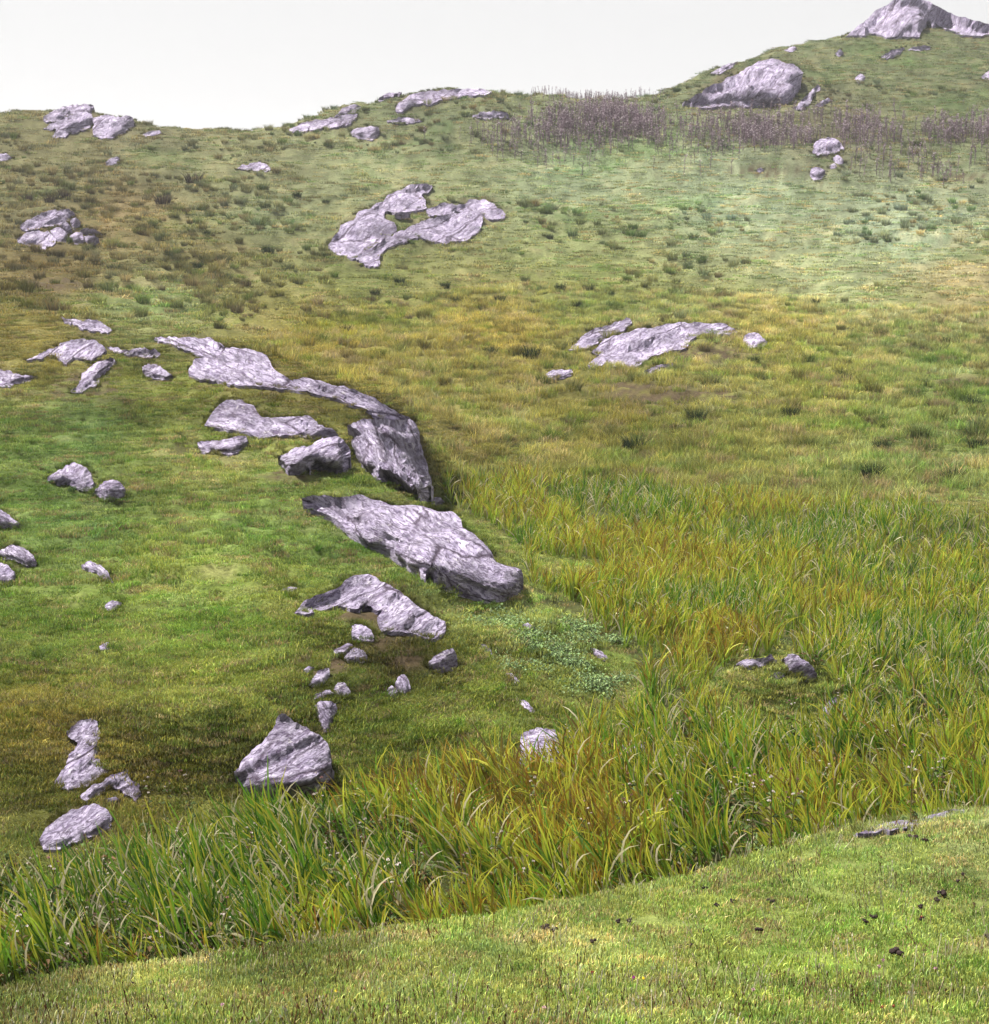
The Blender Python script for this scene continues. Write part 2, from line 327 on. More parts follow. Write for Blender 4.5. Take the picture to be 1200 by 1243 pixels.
R('rock_outcrop', 'cracked pale outcrop among tawny grass on the upper slope', C1, [
  (70,820,110,795,170,770,235,757,262,768,268,785,245,805,215,820,170,825,120,835,80,838), (63,870,90,850,130,840,180,845,202,880,160,908,110,894,70,884), (182,840,215,826,244,850,240,880,215,885,195,865),
  (217,825,240,808,258,825,262,845,246,850), (255,800,275,792,292,805,285,825,270,838,258,820), (250,862,275,846,300,850,302,887,270,888), (288,840,320,829,365,843,372,856,330,852,300,849), (305,861,330,858,360,865,352,890,320,887)], H=.75, q=.7, ang=-30)
R('rock_outcrop', 'long flat slabs running up the side of the green skyline mound', C2, [
  (0,229,60,205,120,194,165,187,205,179,248,177,236,196,200,216,150,223,60,233,10,237), (168,184,200,152,240,141,265,147,246,166,210,180)], H=.6, ang=-20)
R('rock_outcrop', 'broad pale slab capping the green skyline mound', C2, [
  (393,157,400,130,440,105,520,91,620,82,720,82,742,95,700,109,620,112,570,122,520,141,470,139,430,151,400,167), (328,115,360,100,412,96,380,113,330,132)], H=.6, ang=-12)
R('stone', 'squat rounded boulder at foot of the green skyline mound', C2, [(223,246,240,228,290,219,326,224,330,251,300,270,260,267)], H=.8)
R('stone', 'thin pale ledge half way up the green skyline mound', C2, [(358,201,400,189,470,191,488,200,440,207,380,210)], H=.3, ang=-10)
R('stone', 'flat pale rock beside the dead thistles on the skyline mound', C2, [(668,182,700,167,760,163,800,174,808,191,760,190,700,192)], H=.5, ang=5)
R('rock_outcrop', 'large split outcrop of lilac slabs with grass hollow in the middle of the meadow', C2, [
  (143,652,185,605,190,580,235,560,255,530,300,515,345,495,360,475,420,445,480,429,527,430,515,452,485,470,500,490,500,515,450,528,400,531,350,530,345,555,380,575,392,600,330,640,280,680,245,700,200,692,160,677),
  (247,702,330,647,387,612,420,602,465,617,470,630,400,642,360,657,332,692,327,730,275,727,255,707), (503,527,560,505,640,500,680,484,730,494,770,519,792,540,786,557,740,562,712,547,690,526,620,530,560,546,525,547),
  (402,610,450,581,510,559,560,549,630,530,690,531,713,549,706,577,690,602,650,637,590,642,520,640,472,620), (385,541,410,529,442,540,425,556,395,553)], H=.85, q=.7, ang=-25)
R('rock_outcrop', 'bare peak of folded purple rock topping the highest hill', C3, [
  (733,119,770,90,810,60,850,25,895,2,928,0,965,-6,1010,4,1040,25,1085,50,1115,60,1160,70,1235,90,1235,117,1150,111,1097,106,1060,93,1000,76,985,96,976,119,930,123,880,120,845,108,800,109,760,116)], H=2.2, q=.8, ang=-50, dfac=1.2, rec=1.5)
R('boulder', 'huge whale-backed purple boulder with shadowed facets on the hill flank', C3, [
  (213,332,260,300,330,262,390,238,440,209,500,187,540,199,582,218,600,235,592,266,570,302,545,333,500,338,440,342,380,344,320,347,260,347)], H=2.3, q=.45, ang=-35)
R('stone', 'thin white stone leaning out of the gully next to the huge purple boulder', C3, [(573,347,600,320,630,290,648,274,652,290,632,312,620,336,590,357)], H=.8, ang=-45)
R('stone', 'stone lying at the mouth of the gully above the dead thistles', C3, [(640,338,680,317,688,325,655,347)], H=.5, ang=-30)
R('stone', 'sloping slab on skyline just above the huge purple boulder', C3, [(298,238,340,212,388,199,372,217,330,238)], H=.7, ang=-30)
R('stone', 'tiny stone breaking the sky line between huge boulder and bare peak', C3, [(538,162,570,149,580,158,560,169)], H=.4)
R('stone', 'small pale stone alone on the hill below the bare peak', C3, [(703,172,718,159,730,172,715,184)], H=.45)
R('stone', 'long pale stone lying in grass under the bare peak', C3, [(848,184,880,165,928,154,912,173,870,192)], H=.5, ang=-15)
R('stone', 'flat strip of rock directly below the bare peak', C3, [(938,160,970,149,1012,149,1006,161,960,165)], H=.4, ang=-5)
R('stone', 'upright pale stone in the steep grass above the thistle belt', C3, [(768,252,785,239,800,248,796,264,778,270)], H=.5)
R('stone', 'pale stone at the picture edge on the hill flank', C3, [(1178,247,1200,230,1230,235,1230,257,1190,257)], H=.5)
R('stone', 'pale ledge on top of the small hummock in front of the thistles', C3, [(628,492,640,460,680,444,715,454,732,481,690,497,650,502)], H=.5, ang=-25)
R('stone', 'white angular stone at the foot of the small hummock', C3, [(620,567,625,545,650,541,672,552,662,577,635,584)], H=.55, q=.4)
R('stone', 'small white stone on the shoulder of the small hummock', C3, [(696,511,712,502,732,518,724,534,705,527)], H=.4, q=.4)
R('stone', 'small whitish pebble between the two stones of the small hummock', C3, [(683,537,700,528,710,540,690,547)], H=.25)
R('stone', 'tiny pale stone in the dark scar of the small hummock', C3, [(450,549,462,542,473,552,457,559)], H=.25)
R('rock_outcrop', 'low whaleback outcrop of pale ribs in the yellow sedge', C4, [
  (180,249,215,213,260,193,320,175,334,184,296,208,250,232,222,246),
  (228,286,262,262,238,254,270,224,312,212,350,200,402,190,440,184,500,187,560,189,592,205,560,212,500,209,472,223,464,244,420,254,380,269,340,290,280,288)], H=.5, q=.9, ang=-25)
R('stone', 'flat stone at the low tip of the sedge outcrop', C4, [(116,317,135,301,187,297,187,311,150,322)], H=.3)
R('stone', 'narrow stone strip just in front of the sedge outcrop', C4, [(360,304,390,290,427,279,433,287,400,302,370,308)], H=.3)
R('stone', 'rounded pale stone at the far end of the sedge outcrop', C4, [(603,237,610,214,635,207,662,231,652,242,625,244)], H=.4)
# knoll
R('stone', 'thin broken ledge at the crest of the grassy knoll', C5, [(248,48,300,58,390,63,445,90,455,107,400,107,330,100,300,82,270,70)], H=.2, ang=15)
R('rock_outcrop', 'jagged ridge of grey rock near the knoll crest with a hanging tail', C5, [
  (108,224,170,200,220,170,290,144,370,140,415,164,432,190,400,212,370,227,300,217,270,242,250,222,210,202,160,217), (432,169,500,181,600,179,653,195,642,210,560,207,480,197),
  (288,352,330,310,335,280,380,245,455,213,470,229,440,262,405,292,400,322,350,347,310,362)], H=.45, q=.6, ang=-35, rough=1.3)
R('stone', 'low streaked stone below the jagged knoll ridge, cut by the picture edge', C5, [(-25,262,40,270,80,285,147,292,142,306,90,317,50,332,10,332,-25,322)], H=.25, ang=5)
R('stone', 'small rounded rock between the jagged ridge and the pale upper slab', C5, [(580,256,610,239,650,249,680,269,703,290,682,305,620,302,592,291)], H=.35)
R('stone', 'knobbly dark-veined boulder half way down the knoll', C5, [(193,707,240,675,300,646,350,659,374,690,380,742,350,762,310,747,270,727,220,727)], H=.4, q=.5, rough=1.5, ang=-30)
R('stone', 'round knobbly boulder touching the dark-veined one', C5, [(380,766,420,724,460,713,502,735,513,771,480,797,420,792)], H=.34, q=.5, rough=1.3, ang=-10)
R('stone', 'wedge of pale rock at the picture edge on the knoll side', C5, [(-25,835,20,843,60,880,98,907,40,907,-25,907)], H=.35, ang=30)
R('stone', 'furrowed oval rock at the picture edge above a knobbly one', C5, [(-25,1000,0,1000,40,979,90,989,130,1019,152,1051,120,1064,70,1047,0,1032,-25,1030)], H=.3, ang=40, rough=1.2)
R('stone', 'knobbly brown-footed rock at the picture edge under the furrowed oval one', C5, [(-25,1050,30,1064,60,1090,57,1132,20,1142,-25,1142)], H=.3, rough=1.5)
R('stone', 'narrow rock poking from a grass lip on the knoll', C5, [(328,1061,370,1044,410,1064,440,1094,462,1133,425,1122,390,1092,345,1080)], H=.22, ang=35)
R('stone', 'flat pale stone nearly swallowed by grass below the grass lip', C5, [(428,1227,455,1204,497,1214,472,1242,435,1247)], H=.1)
R('stone', 'small white stone in a bare brown scrape', C8, [(343,127,370,112,397,125,372,139,350,140)], H=.09)
R('rock_outcrop', 'smooth pale slabs stepping down the knoll shoulder to the sedge flat', C6, [
  (18,55,80,49,160,49,215,61,242,82,214,114,176,109,150,105,100,80), (128,161,140,125,175,110,215,116,242,84,310,84,365,109,385,145,420,165,446,185,440,206,390,206,330,196,280,201,220,186,160,181),
  (430,206,450,180,500,179,570,194,640,214,700,239,760,274,807,299,780,310,722,301,690,281,640,261,560,231,500,221)], H=.5, q=.6, ang=22, rec=6.)
R('rock_outcrop', 'dark end cliff of fissured blocks dropping to the iris bed', C6, [
  (613,321,660,305,720,301,770,305,810,299,832,325,842,370,857,420,872,480,880,530,850,563,810,542,780,511,740,494,700,482,665,440,640,400,625,371,660,350,640,335)], H=1.2, q=.6, ang=60, rough=1.5, dfac=1.06)
R('rock_outcrop', 'humped outcrop set in the turf below the smooth pale slabs', C6, [
  (173,322,200,280,225,260,240,239,280,242,325,264,352,295,420,299,490,291,522,320,460,346,400,357,340,362,300,347,230,330), (466,353,522,321,570,335,588,350,550,361,500,362)], H=.5, q=.5, ang=10)
R('stone', 'narrow brick-shaped rock under the humped outcrop', C6, [(153,376,200,370,260,359,302,351,300,386,265,412,200,404,160,400)], H=.4, q=.4, ang=-8)
R('boulder', 'dark arched boulder leaning against the dark end cliff', C6, [(403,421,450,395,490,385,540,364,590,359,622,390,624,431,600,467,550,457,520,441,490,467,440,472,420,447)], H=.75, q=.45, ang=-25, rough=1.2)
R('leaning_slab', 'great tilted lilac slab with a dark undercut lying across the grass', C6, [
  (473,546,520,539,600,545,650,536,700,550,760,570,840,574,900,590,940,589,967,615,972,640,1010,660,1050,700,1080,745,1122,759,1152,774,1158,806,1130,832,1100,852,1040,857,980,842,900,812,820,762,740,717,660,682,620,652,590,622,540,592,488,577)], H=1.0, q=.5, ang=27, dfac=1.3)
R('stone', 'small grey stone at the foot of the dark end cliff', C6, [(868,553,900,544,918,560,890,570)], H=.2)
R('boulder', 'grooved grey boulder in front of the great tilted slab', C7, [
  (46,176,90,135,150,109,200,84,240,49,290,44,340,69,380,92,420,120,450,150,500,180,542,205,547,241,500,257,450,247,400,237,345,232,325,190,350,162,300,160,240,160,190,150,120,171)], H=.42, q=.8, ang=-28, rough=1.4)
R('stone', 'small pale stone with a flat top just under the grooved boulder', C7, [(238,216,270,212,302,235,310,267,270,267,237,257)], H=.17, q=.5)
R('stone', 'split pair of pale stones on the crumbling bank', C7, [(170,301,225,274,246,288,215,316,190,311), (211,321,247,288,275,299,294,326,265,342,225,337)], H=.16, q=.5, piece='stone_half')
R('stone', 'pointed stone leaning out of the crumbling bank below the split pair', C7, [(93,411,130,365,160,359,162,381,140,412,110,417)], H=.16)
R('stone', 'sliver of pale stone in the turf above the pointed stone', C7, [(73,366,95,351,112,355,90,371)], H=.07)
R('stone', 'thin whitish ledge above the upright shield-shaped stone', C7, [(103,467,120,440,165,429,182,445,150,452,115,467)], H=.1)
R('stone', 'rough cube-like stone beside the thin whitish ledge', C7, [(176,431,190,404,215,407,232,430,227,452,195,452)], H=.16, rough=1.4)
R('stone', 'upright shield-shaped stone narrowing downwards on the crumbling bank', C7, [(108,491,135,464,175,469,192,490,177,526,162,567,145,570,125,531)], H=.25, q=.5, rough=1.3, ang=60)
R('stone', 'blocky pale stone with a brown foot set apart on the mound', C7, [(486,346,520,310,565,291,584,310,587,346,572,367,530,372)], H=.3, q=.4)
R('stone', 'tooth-like white stone in a brown scrape on the mound', C7, [(379,406,400,377,419,385,432,431,410,442,390,431)], H=.2, q=.5, ang=70)
R('stone', 'grey cobble touching the tooth-like white stone', C7, [(353,431,368,414,391,436,381,452,362,447)], H=.11)
R('stone', 'narrow grey rib in the turf beside the silverweed', C7, [(650,278,680,279,707,310,712,337,690,327,665,301)], H=.12, ang=40)
R('stone', 'thin rib of rock between two others along the silverweed edge', C7, [(743,376,765,374,792,400,786,415,760,402)], H=.1, ang=40)
R('stone', 'pale rib lowest along the silverweed edge', C7, [(778,460,810,464,843,496,836,505,805,487)], H=.1, ang=35)
R('stone', 'little pale stone at the top of the silverweed patch', C7, [(798,216,820,207,845,225,832,237,805,230)], H=.12)
R('stone', 'pale stone at the silverweed edge against the brown irises', C7, [(1028,291,1060,299,1088,326,1070,331,1040,312)], H=.12, ang=35)
R('stone', 'reddish flat stone in the turf beside the grooved boulder', C7, [(3,101,30,87,57,92,42,109)], H=.06)
R('boulder', 'low pale boulder rising out of iris leaves at the mound foot', C7, [(793,581,830,559,890,556,932,575,953,601,955,660,900,690,830,690,798,672,800,635)], H=.35, q=.45, ang=-10)
R('stone', 'broken pale rock half hidden among iris leaves', C7, [(1083,631,1120,615,1160,609,1215,604,1215,655,1150,672,1095,675)], H=.25, q=.5, ang=-10)
R('rock_outcrop', 'strip of layered pale rock exposed beside the turf shelf', C8, [
  (233,421,270,390,310,377,337,385,342,430,337,500,331,515,377,550,345,582,310,612,270,617,200,617,188,601,220,550,235,510,265,480,270,460,240,440), (278,647,330,606,400,570,435,554,447,580,482,610,494,641,470,662,420,627,390,612,340,642,300,657)], H=.22, q=.6, ang=-38, rough=1.3)
R('stone', 'small stone just under the strip of layered rock', C8, [(368,656,400,649,417,665,390,674)], H=.1)
R('stone', 'layered pale stone at the foot of the knoll behind thistle stems', C8, [(135,795,175,735,230,704,290,679,330,669,382,710,385,747,345,770,300,790,250,810,200,835,150,830)], H=.3, q=.5, ang=-35, rough=1.3)
R('boulder', 'wedge-shaped layered boulder at the end of the turf shelf above the irises', C8, [(813,562,850,510,900,470,945,415,965,369,990,364,1020,389,1080,419,1137,460,1147,500,1154,560,1120,620,1060,640,1000,650,930,650,870,640,825,592)], H=.6, q=.45, ang=-28, rough=1.3)
R('stone', 'flat cap stone on the grassy islet in the iris bed', C12, [(370,348,410,323,460,314,500,308,512,328,450,346,410,350)], H=.22)
R('stone', 'rounded stone with a rusty crack on the grassy islet', C12, [(529,321,565,301,602,320,632,350,648,386,620,397,590,371,560,366,550,345)], H=.36, q=.5)
R('stone', 'small flat stone sunk in the grassy islet turf', C12, [(488,376,520,361,543,370,515,387)], H=.07)
R('stone', 'stone at the end of the grassy islet among iris leaves', C12, [(662,491,685,449,707,443,715,480,703,515,672,520)], H=.3, q=.4)
R('rock_outcrop', 'low pale ledge along the crest of the sunny turf bank', C10, [(715,332,800,299,850,291,930,288,1010,260,1060,247,1108,248,1115,258,1040,277,960,302,850,322,740,337)], H=.09, q=.7, ang=-12, dfac=1.1)

def smooth_poly(P, step):
    P = np.array(P, float); n = len(P); out = []
    for k in range(n):
        p0, p1, p2, p3 = P[k-1], P[k], P[(k+1) % n], P[(k+2) % n]; m = max(2, int(np.hypot(*(p2-p1))/step))
        for s in range(m):
            t = s/m; c = .5*(2*p1+(p2-p0)*t+(2*p0-5*p1+4*p2-p3)*t*t+(3*p1-p0-3*p2+p3)*t**3)
            out.append(.45*c+.55*(p1+(p2-p1)*t))
    return np.array(out)
ALLP = []
def edge_dist(Q, P):
    d = np.full(len(Q), 1e9); n = len(P)
    for k in range(n):
        a, b = P[k], P[(k+1) % n]; ab = b-a; t = np.clip(((Q-a) @ ab)/max(ab @ ab, 1e-9), 0, 1)
        d = np.minimum(d, np.hypot(*(Q-a-t[:, None]*ab).T))
    return d
def chisel(P, size, seed, n, g):
    """lower envelope of random planes: flat faces meeting in edges"""
    r = np.random.default_rng(seed); lo, hi = P.min(0), P.max(0); best = None
    Q = P+np.stack([fbm(P/size*6+k*9, 2, seed+k)*.03*size for k in range(3)], 1)
    for k in range(n):
        S = lo+(hi-lo)*r.random(3); G = r.normal(0, 1, 3); G /= np.linalg.norm(G)
        v = np.abs((Q-S) @ G)*g+((Q-S)**2).sum(1)/size*.35
        best = v if best is None else np.minimum(best, v)
    return best
def build_piece(poly, rk, seed):
    px = np.array(poly); wid, hei = np.ptp(px[:, 0]), np.ptp(px[:, 1]); sz = max(wid, hei)
    step = float(np.clip(sz/46, .9, 2.6))
    B = smooth_poly(poly, step*1.3)
    nrm = np.roll(B, -1, 0)-np.roll(B, 1, 0); nrm = np.stack([nrm[:, 1], -nrm[:, 0]], 1)/np.maximum(np.hypot(*nrm.T), 1e-6)[:, None]
    B = B+nrm*(fbm(B/(sz*.06+2.5), 3, seed, .65)*min(3.6, .055*sz))[:, None]
    gx, gy = np.meshgrid(np.arange(px[:, 0].min(), px[:, 0].max(), step), np.arange(px[:, 1].min(), px[:, 1].max(), step))
    G = np.stack([gx.ravel(), gy.ravel()], 1); G += rng.uniform(-.25, .25, G.shape)*step
    G = G[in_poly(G[:, 0], G[:, 1], B)]
    if len(G): G = G[edge_dist(G, B) > step*.6]
    V2 = np.concatenate([B, G]) if len(G) else B
    nb = len(B)
    r = delaunay_2d_cdt([Vector(v) for v in V2], [], [list(range(nb))], 1, 1e-4)
    V2 = np.array([[v.x, v.y] for v in r[0]]); F = [tuple(f) for f in r[2] if len(f) == 3]
    # boundary loop of the result
    cnt = {}
    for f in F:
        for i in range(3):
            e = (f[i], f[(i+1) % 3]); cnt[e] = cnt.get(e, 0)+1
    bed = [e for e in cnt if (e[1], e[0]) not in cnt]
    e = edge_dist(V2, B)
    # height above the land: rising from the lower edge of the outline to the crest
    cols = np.linspace(px[:, 0].min(), px[:, 0].max(), 80); lo = np.full(80, -1e9); hi = np.full(80, 1e9); dense = B
    for i, c in enumerate(cols):
        m = np.abs(dense[:, 0]-c) < wid/50+1.0
        if m.any(): lo[i], hi[i] = dense[m, 1].max(), dense[m, 1].min()
    g_ = np.isfinite(lo) & (lo > -1e8); lo = np.interp(cols, cols[g_], lo[g_]); hi = np.interp(cols, cols[g_], hi[g_])
    kz = np.ones(7)/7; lo = np.convolve(np.pad(lo, 3, mode='edge'), kz, 'valid'); hi = np.convolve(np.pad(hi, 3, mode='edge'), kz, 'valid')
    vb, vt = np.interp(V2[:, 0], cols, lo), np.interp(V2[:, 0], cols, hi)
    s = np.clip((vb-V2[:, 1])/np.maximum(vb-vt, 1), 0, 1)
    tall = .3+.7*np.clip((vb-vt)/max(hei, 1), 0, 1)
    lowD = hit(V2[:nb, 0], V2[:nb, 1]); lowest = V2[:nb, 1] > np.percentile(V2[:nb, 1], 60)
    Dm = float(np.median(lowD[lowest])); dlo, dhi = Dm*.9, Dm*rk['dfac']
    mpp = Dm/FPX; size = sz*mpp
    emb = rk['name'] in ('stone', 'rock_outcrop') and rk['H'] < .9
    b0 = .015+rk['H']*((.42 if Dm < 60 else .7) if rk['name'] == 'rock_outcrop' and 'cliff' not in rk['label'] and 'peak' not in rk['label'] else .62 if Dm < 36 and rk['H'] < .5 else .85)*tall*s**(max(rk['q'], .95) if emb else rk['q'])*(.8+.2*np.minimum(1, e/(sz*.1))) + min(.07*size, .06)*np.minimum(1, e/(4*step))
    D = hit(V2[:, 0], V2[:, 1], b0, dlo, dhi, rk['rec']); a, t = ray(V2[:, 0], V2[:, 1])
    # smooth the body of the rock
    F_ = np.array(F); nvv = len(V2); isb = np.zeros(nvv, bool); isb[[i for ed in bed for i in ed]] = True
    ei = np.concatenate([F_[:, 0], F_[:, 1], F_[:, 2]]); ej = np.concatenate([F_[:, 1], F_[:, 2], F_[:, 0]]); ei, ej = np.concatenate([ei, ej]), np.concatenate([ej, ei])
    deg = np.maximum(np.bincount(ei, minlength=nvv), 1)
    for it in range(14):
        Dn = np.bincount(ei, D[ej], nvv)/deg; D = np.where(isb & (s < .35), D, np.where(isb, .8*D+.2*Dn, .3*D+.7*Dn))
    D = np.minimum(D, hit(V2[:, 0], V2[:, 1], min(.04+.001*Dm, .012+.03*size), dlo, dhi, rk['rec']))
    for it in range(3):
        Dn = np.bincount(ei, D[ej], nvv)/deg; D = np.where(isb, D, .4*D+.6*Dn)
    P = np.stack([a*D, D, CAM_Z+t*D], 1)
    def vnorm(P):
        fn = np.cross(P[F_[:, 1]]-P[F_[:, 0]], P[F_[:, 2]]-P[F_[:, 0]]); N_ = np.zeros_like(P)
        for c in range(3): np.add.at(N_, F_[:, c], fn)
        N_ /= np.maximum(np.linalg.norm(N_, axis=1), 1e-12)[:, None]
        vd = P-np.array([0, 0, CAM_Z]); return np.where(((N_*vd).sum(1) > 0)[:, None], -N_, N_)
    Nn = vnorm(P)
    th = math.radians(rk['ang']); q = np.stack([V2[:, 0], V2[:, 1]], 1)*mpp
    al = q[:, 0]*math.cos(th)+q[:, 1]*math.sin(th); ac = -q[:, 0]*math.sin(th)+q[:, 1]*math.cos(th)
    far_k = 1+2.2*min(1, Dm/110)
    big = chisel(P, size, seed, 9, .34 if sz > 60 else .5); sml = chisel(P, size*.5, seed+50, 26 if sz > 40 else 12, .24)
    wv = ac*3.4/far_k+fbm(np.stack([al*.8, ac*1.5, D*.3], 1), 3, seed+5)*.55; saw = wv-np.floor(wv); saw = np.where(saw < .82, saw/.82, (1-saw)/.18)
    st = fbm(np.stack([al*1.5/far_k, ac*11/far_k, D*.2], 1), 4, seed+15)
    k = rk['rough']; tp = np.minimum(1, e/(2.5*step)); lim = size**.5
    det = -(big-np.median(big))*(.55 if rk['H'] < 2 else 1.0)*min(1, .5+rk['H'])-(sml-np.median(sml))*.4+(saw-.5)*.040*lim*k*min(1, size)+st*.022*lim*k
    lm = min(.08*size, .05+.03*size)*(2.2 if rk['H'] > 2 else 1); det = lm*np.tanh(det/lm)
    P = P+Nn*(det*tp)[:, None]
    fl = zat(P[:, 0], P[:, 1])+min(.02+.0006*Dm, .01+.02*size); P[:, 2] = np.where(isb, P[:, 2], np.maximum(P[:, 2], fl))
    # flanks: run the edge back and down into the hill, then close underneath
    nv = len(P); thick = min(.45*size, 2.2); ring = sorted({i for ed in bed for i in ed}); idx = {v: nv+i for i, v in enumerate(ring)}
    cen = P[:nb].mean(0)
    up = s[ring] > .5
    P1 = P[ring].copy(); out = P1-cen
    P1[:, 1] += np.where(up, .35*thick, .02); zt = zat(P1[:, 0], P1[:, 1])
    P1[:, 2] = np.minimum(P1[:, 2]-.12*thick-.03, zt+.02)
    P2 = P1.copy(); P2[:, :2] += (cen[:2]+[0, .3*thick]-P1[:, :2])*.08; P2[:, 2] = np.minimum(P2[:, 2], zat(P2[:, 0], P2[:, 1]))-.25-.1*size
    VV = np.concatenate([P, P1, P2, [[cen[0], cen[1]+.3*thick, P2[:, 2].min()-.1]]]); nr = len(ring); FF = list(F)
    for (i, j) in bed:
        a1, b1 = idx[i], idx[j]; FF += [(j, i, a1), (j, a1, b1), (b1, a1, a1+nr), (b1, a1+nr, b1+nr), (b1+nr, a1+nr, len(VV)-1)]
    FF = [(f[0], f[2], f[1]) for f in FF]
    colr = np.zeros((len(VV), 3)); colr[:nv] = np.stack([al*6/far_k, ac*21/far_k, np.full(nv, seed*3.7)], 1); colr[nv:nv+nr] = colr[ring]+np.array([.3, 2., 0])*thick; colr[nv+nr:nv+2*nr] = colr[ring]+np.array([.6, 5., 0])*(thick+.2)
    return VV, FF, colr, size
def make_rocks():
    for n, rk in enumerate(ROCKS):
        pcs = [build_piece(p, rk, 100+n*7+i) for i, p in enumerate(rk['polys'])]
        ALLP.extend(rk['polys'])
        allv = np.concatenate([p[0] for p in pcs]); org = np.array([allv[:, 0].mean(), allv[:, 1].mean(), 0]); org[2] = zat(org[:1], org[1:2])[0]
        cat = {'rock_outcrop': 'outcrop', 'boulder': 'boulder', 'stone': 'stone', 'leaning_slab': 'rock'}[rk['name']]
        if len(pcs) == 1:
            o = link(rk['name'], mesh_np(rk['name'], pcs[0][0]-org, pcs[0][1], M_rock, True, pcs[0][2]), loc=org)
        else:
            o = link(rk['name'], None, loc=org); o.empty_display_size = .2
            for p in pcs: link(rk['piece'], mesh_np(rk['piece'], p[0]-org, p[1], M_rock, True, p[2]), o)
        for c in ([o] if o.data else o.children):
            c.data.set_sharp_from_angle(angle=math.radians(38))
        tag(o, rk['label'], cat, rk['grp'])
make_rocks()
# raster of what is rock / near rock in the picture, to keep turf off it
RS = 2.0
gyy, gxx = np.mgrid[0:int(H0/RS)+40, -20:int(W0/RS)+20]; RM = np.zeros(gxx.shape, np.float32)
for p in ALLP:
    p = np.array(p)/RS; x0, x1 = int(p[:, 0].min())-1+20, int(p[:, 0].max())+3+20; y0, y1 = max(int(p[:, 1].min())-1, 0), int(p[:, 1].max())+3
    x0 = max(x0, 0); RM[y0:y1, x0:x1] = np.maximum(RM[y0:y1, x0:x1], in_poly(gxx[y0:y1, x0:x1]+0., gyy[y0:y1, x0:x1]+0., [tuple(q) for q in p]))
def blur(M, r):
    for ax in (0, 1):
        for _ in range(2):
            c = np.cumsum(np.pad(M, [(r+1, r) if k == ax else (0, 0) for k in (0, 1)], mode='edge'), ax)
            M = (np.take(c, range(2*r+1, c.shape[ax]), ax)-np.take(c, range(0, c.shape[ax]-2*r-1), ax))/(2*r+1)
    return M
RB = blur(RM, 4)
def rast(M, px, py):
    i = np.clip((py/RS).round().astype(int), 0, M.shape[0]-1); j = np.clip((px/RS).round().astype(int)+20, 0, M.shape[1]-1); return M[i, j]

# ------------------------------------------------------------------ colours of the vegetation, by place
ZC = np.array([
 (50,220,118,116,66),(250,200,135,138,84),(150,262,138,116,62),(60,330,112,96,46),(250,310,124,118,60),(180,372,140,148,95),(330,190,135,140,88),(200,160,120,120,76),(500,150,112,124,78),(330,260,130,140,88),
 (450,200,145,155,100),(700,220,146,164,116),(900,240,152,172,128),(1100,280,156,176,136),(700,300,140,152,86),(1000,330,160,172,120),(1170,350,164,152,102),(900,60,108,120,74),(1080,70,118,130,80),(1150,130,112,122,76),(1000,150,120,118,84),
 (400,410,150,136,56),(600,400,154,140,58),(600,470,128,124,54),(550,520,138,132,68),(750,500,118,114,44),(950,400,156,148,72),(1000,480,130,132,56),(1150,450,128,138,72),(1100,550,120,134,68),(850,540,122,126,56),(450,340,116,126,58),(700,360,130,138,66),(340,440,132,124,56),
 (50,420,138,130,64),(200,470,116,126,50),(100,520,104,128,64),(250,560,142,150,78),(100,640,108,136,66),(300,640,114,144,64),(200,680,142,156,68),(60,760,106,132,48),(250,760,116,150,54),(250,820,146,158,66),(230,860,142,152,70),(60,880,152,142,62),(30,960,112,116,48),(450,850,104,118,42),(560,880,122,138,50),(640,750,150,165,84),(480,800,92,86,42),(420,660,100,130,56),(350,720,134,146,62),(590,800,128,140,58),(140,930,146,136,62),
 (110,1150,84,106,38),(50,1190,86,106,40),(190,1182,90,108,42),(20,1165,80,100,38),(270,1168,92,108,44),(945,840,150,158,80),
 (600,1180,180,192,104),(200,1225,184,192,106),(1100,1050,162,180,92),(1000,1150,168,190,88),(1180,1000,168,180,104),(700,1230,178,192,100)], float)
IR = [(-120, 1200), (-120, 1090), (0, 1088), (70, 1092), (150, 1068), (230, 1036), (300, 1016), (400, 992), (480, 968), (560, 952), (640, 948), (720, 905), (800, 868), (768, 800), (700, 745), (660, 735), (636, 705), (640, 672), (600, 640), (545, 614), (534, 588), (600, 585), (700, 588), (800, 600), (900, 610), (1010, 615), (1100, 622), (1200, 632), (1700, 645), (1700, 900), (1400, 960), (1200, 1010), (1060, 1030), (900, 1080), (600, 1150), (400, 1190), (225, 1212), (200, 1196), (100, 1196), (0, 1208)]
CORNER = [(-200, 1090), (60, 1095), (160, 1085), (225, 1110), (235, 1215), (-200, 1270)]
EXC = [[(640, 672), (720, 682), (760, 702), (700, 710), (650, 704)], [(862, 832), (895, 800), (960, 790), (1010, 825), (1025, 880), (960, 900), (880, 885)]]
def zone_col(px, py):
    px, py = np.clip(px, -100, 1300), np.clip(py, 0, 1300)
    d = ((px[..., None]-ZC[:, 0])**2+((py[..., None]-ZC[:, 1])*1.7)**2+900)
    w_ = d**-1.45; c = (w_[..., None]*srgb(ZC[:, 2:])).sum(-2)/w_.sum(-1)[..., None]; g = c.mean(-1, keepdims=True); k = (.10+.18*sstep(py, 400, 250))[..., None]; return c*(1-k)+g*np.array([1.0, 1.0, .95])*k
def zone_fast(px, py):
    o = np.empty(px.shape+(3,)); f = px.ravel(); g = py.ravel(); o2 = o.reshape(-1, 3)
    for s in range(0, len(f), 40000): o2[s:s+40000] = zone_col(f[s:s+40000], g[s:s+40000])
    return o
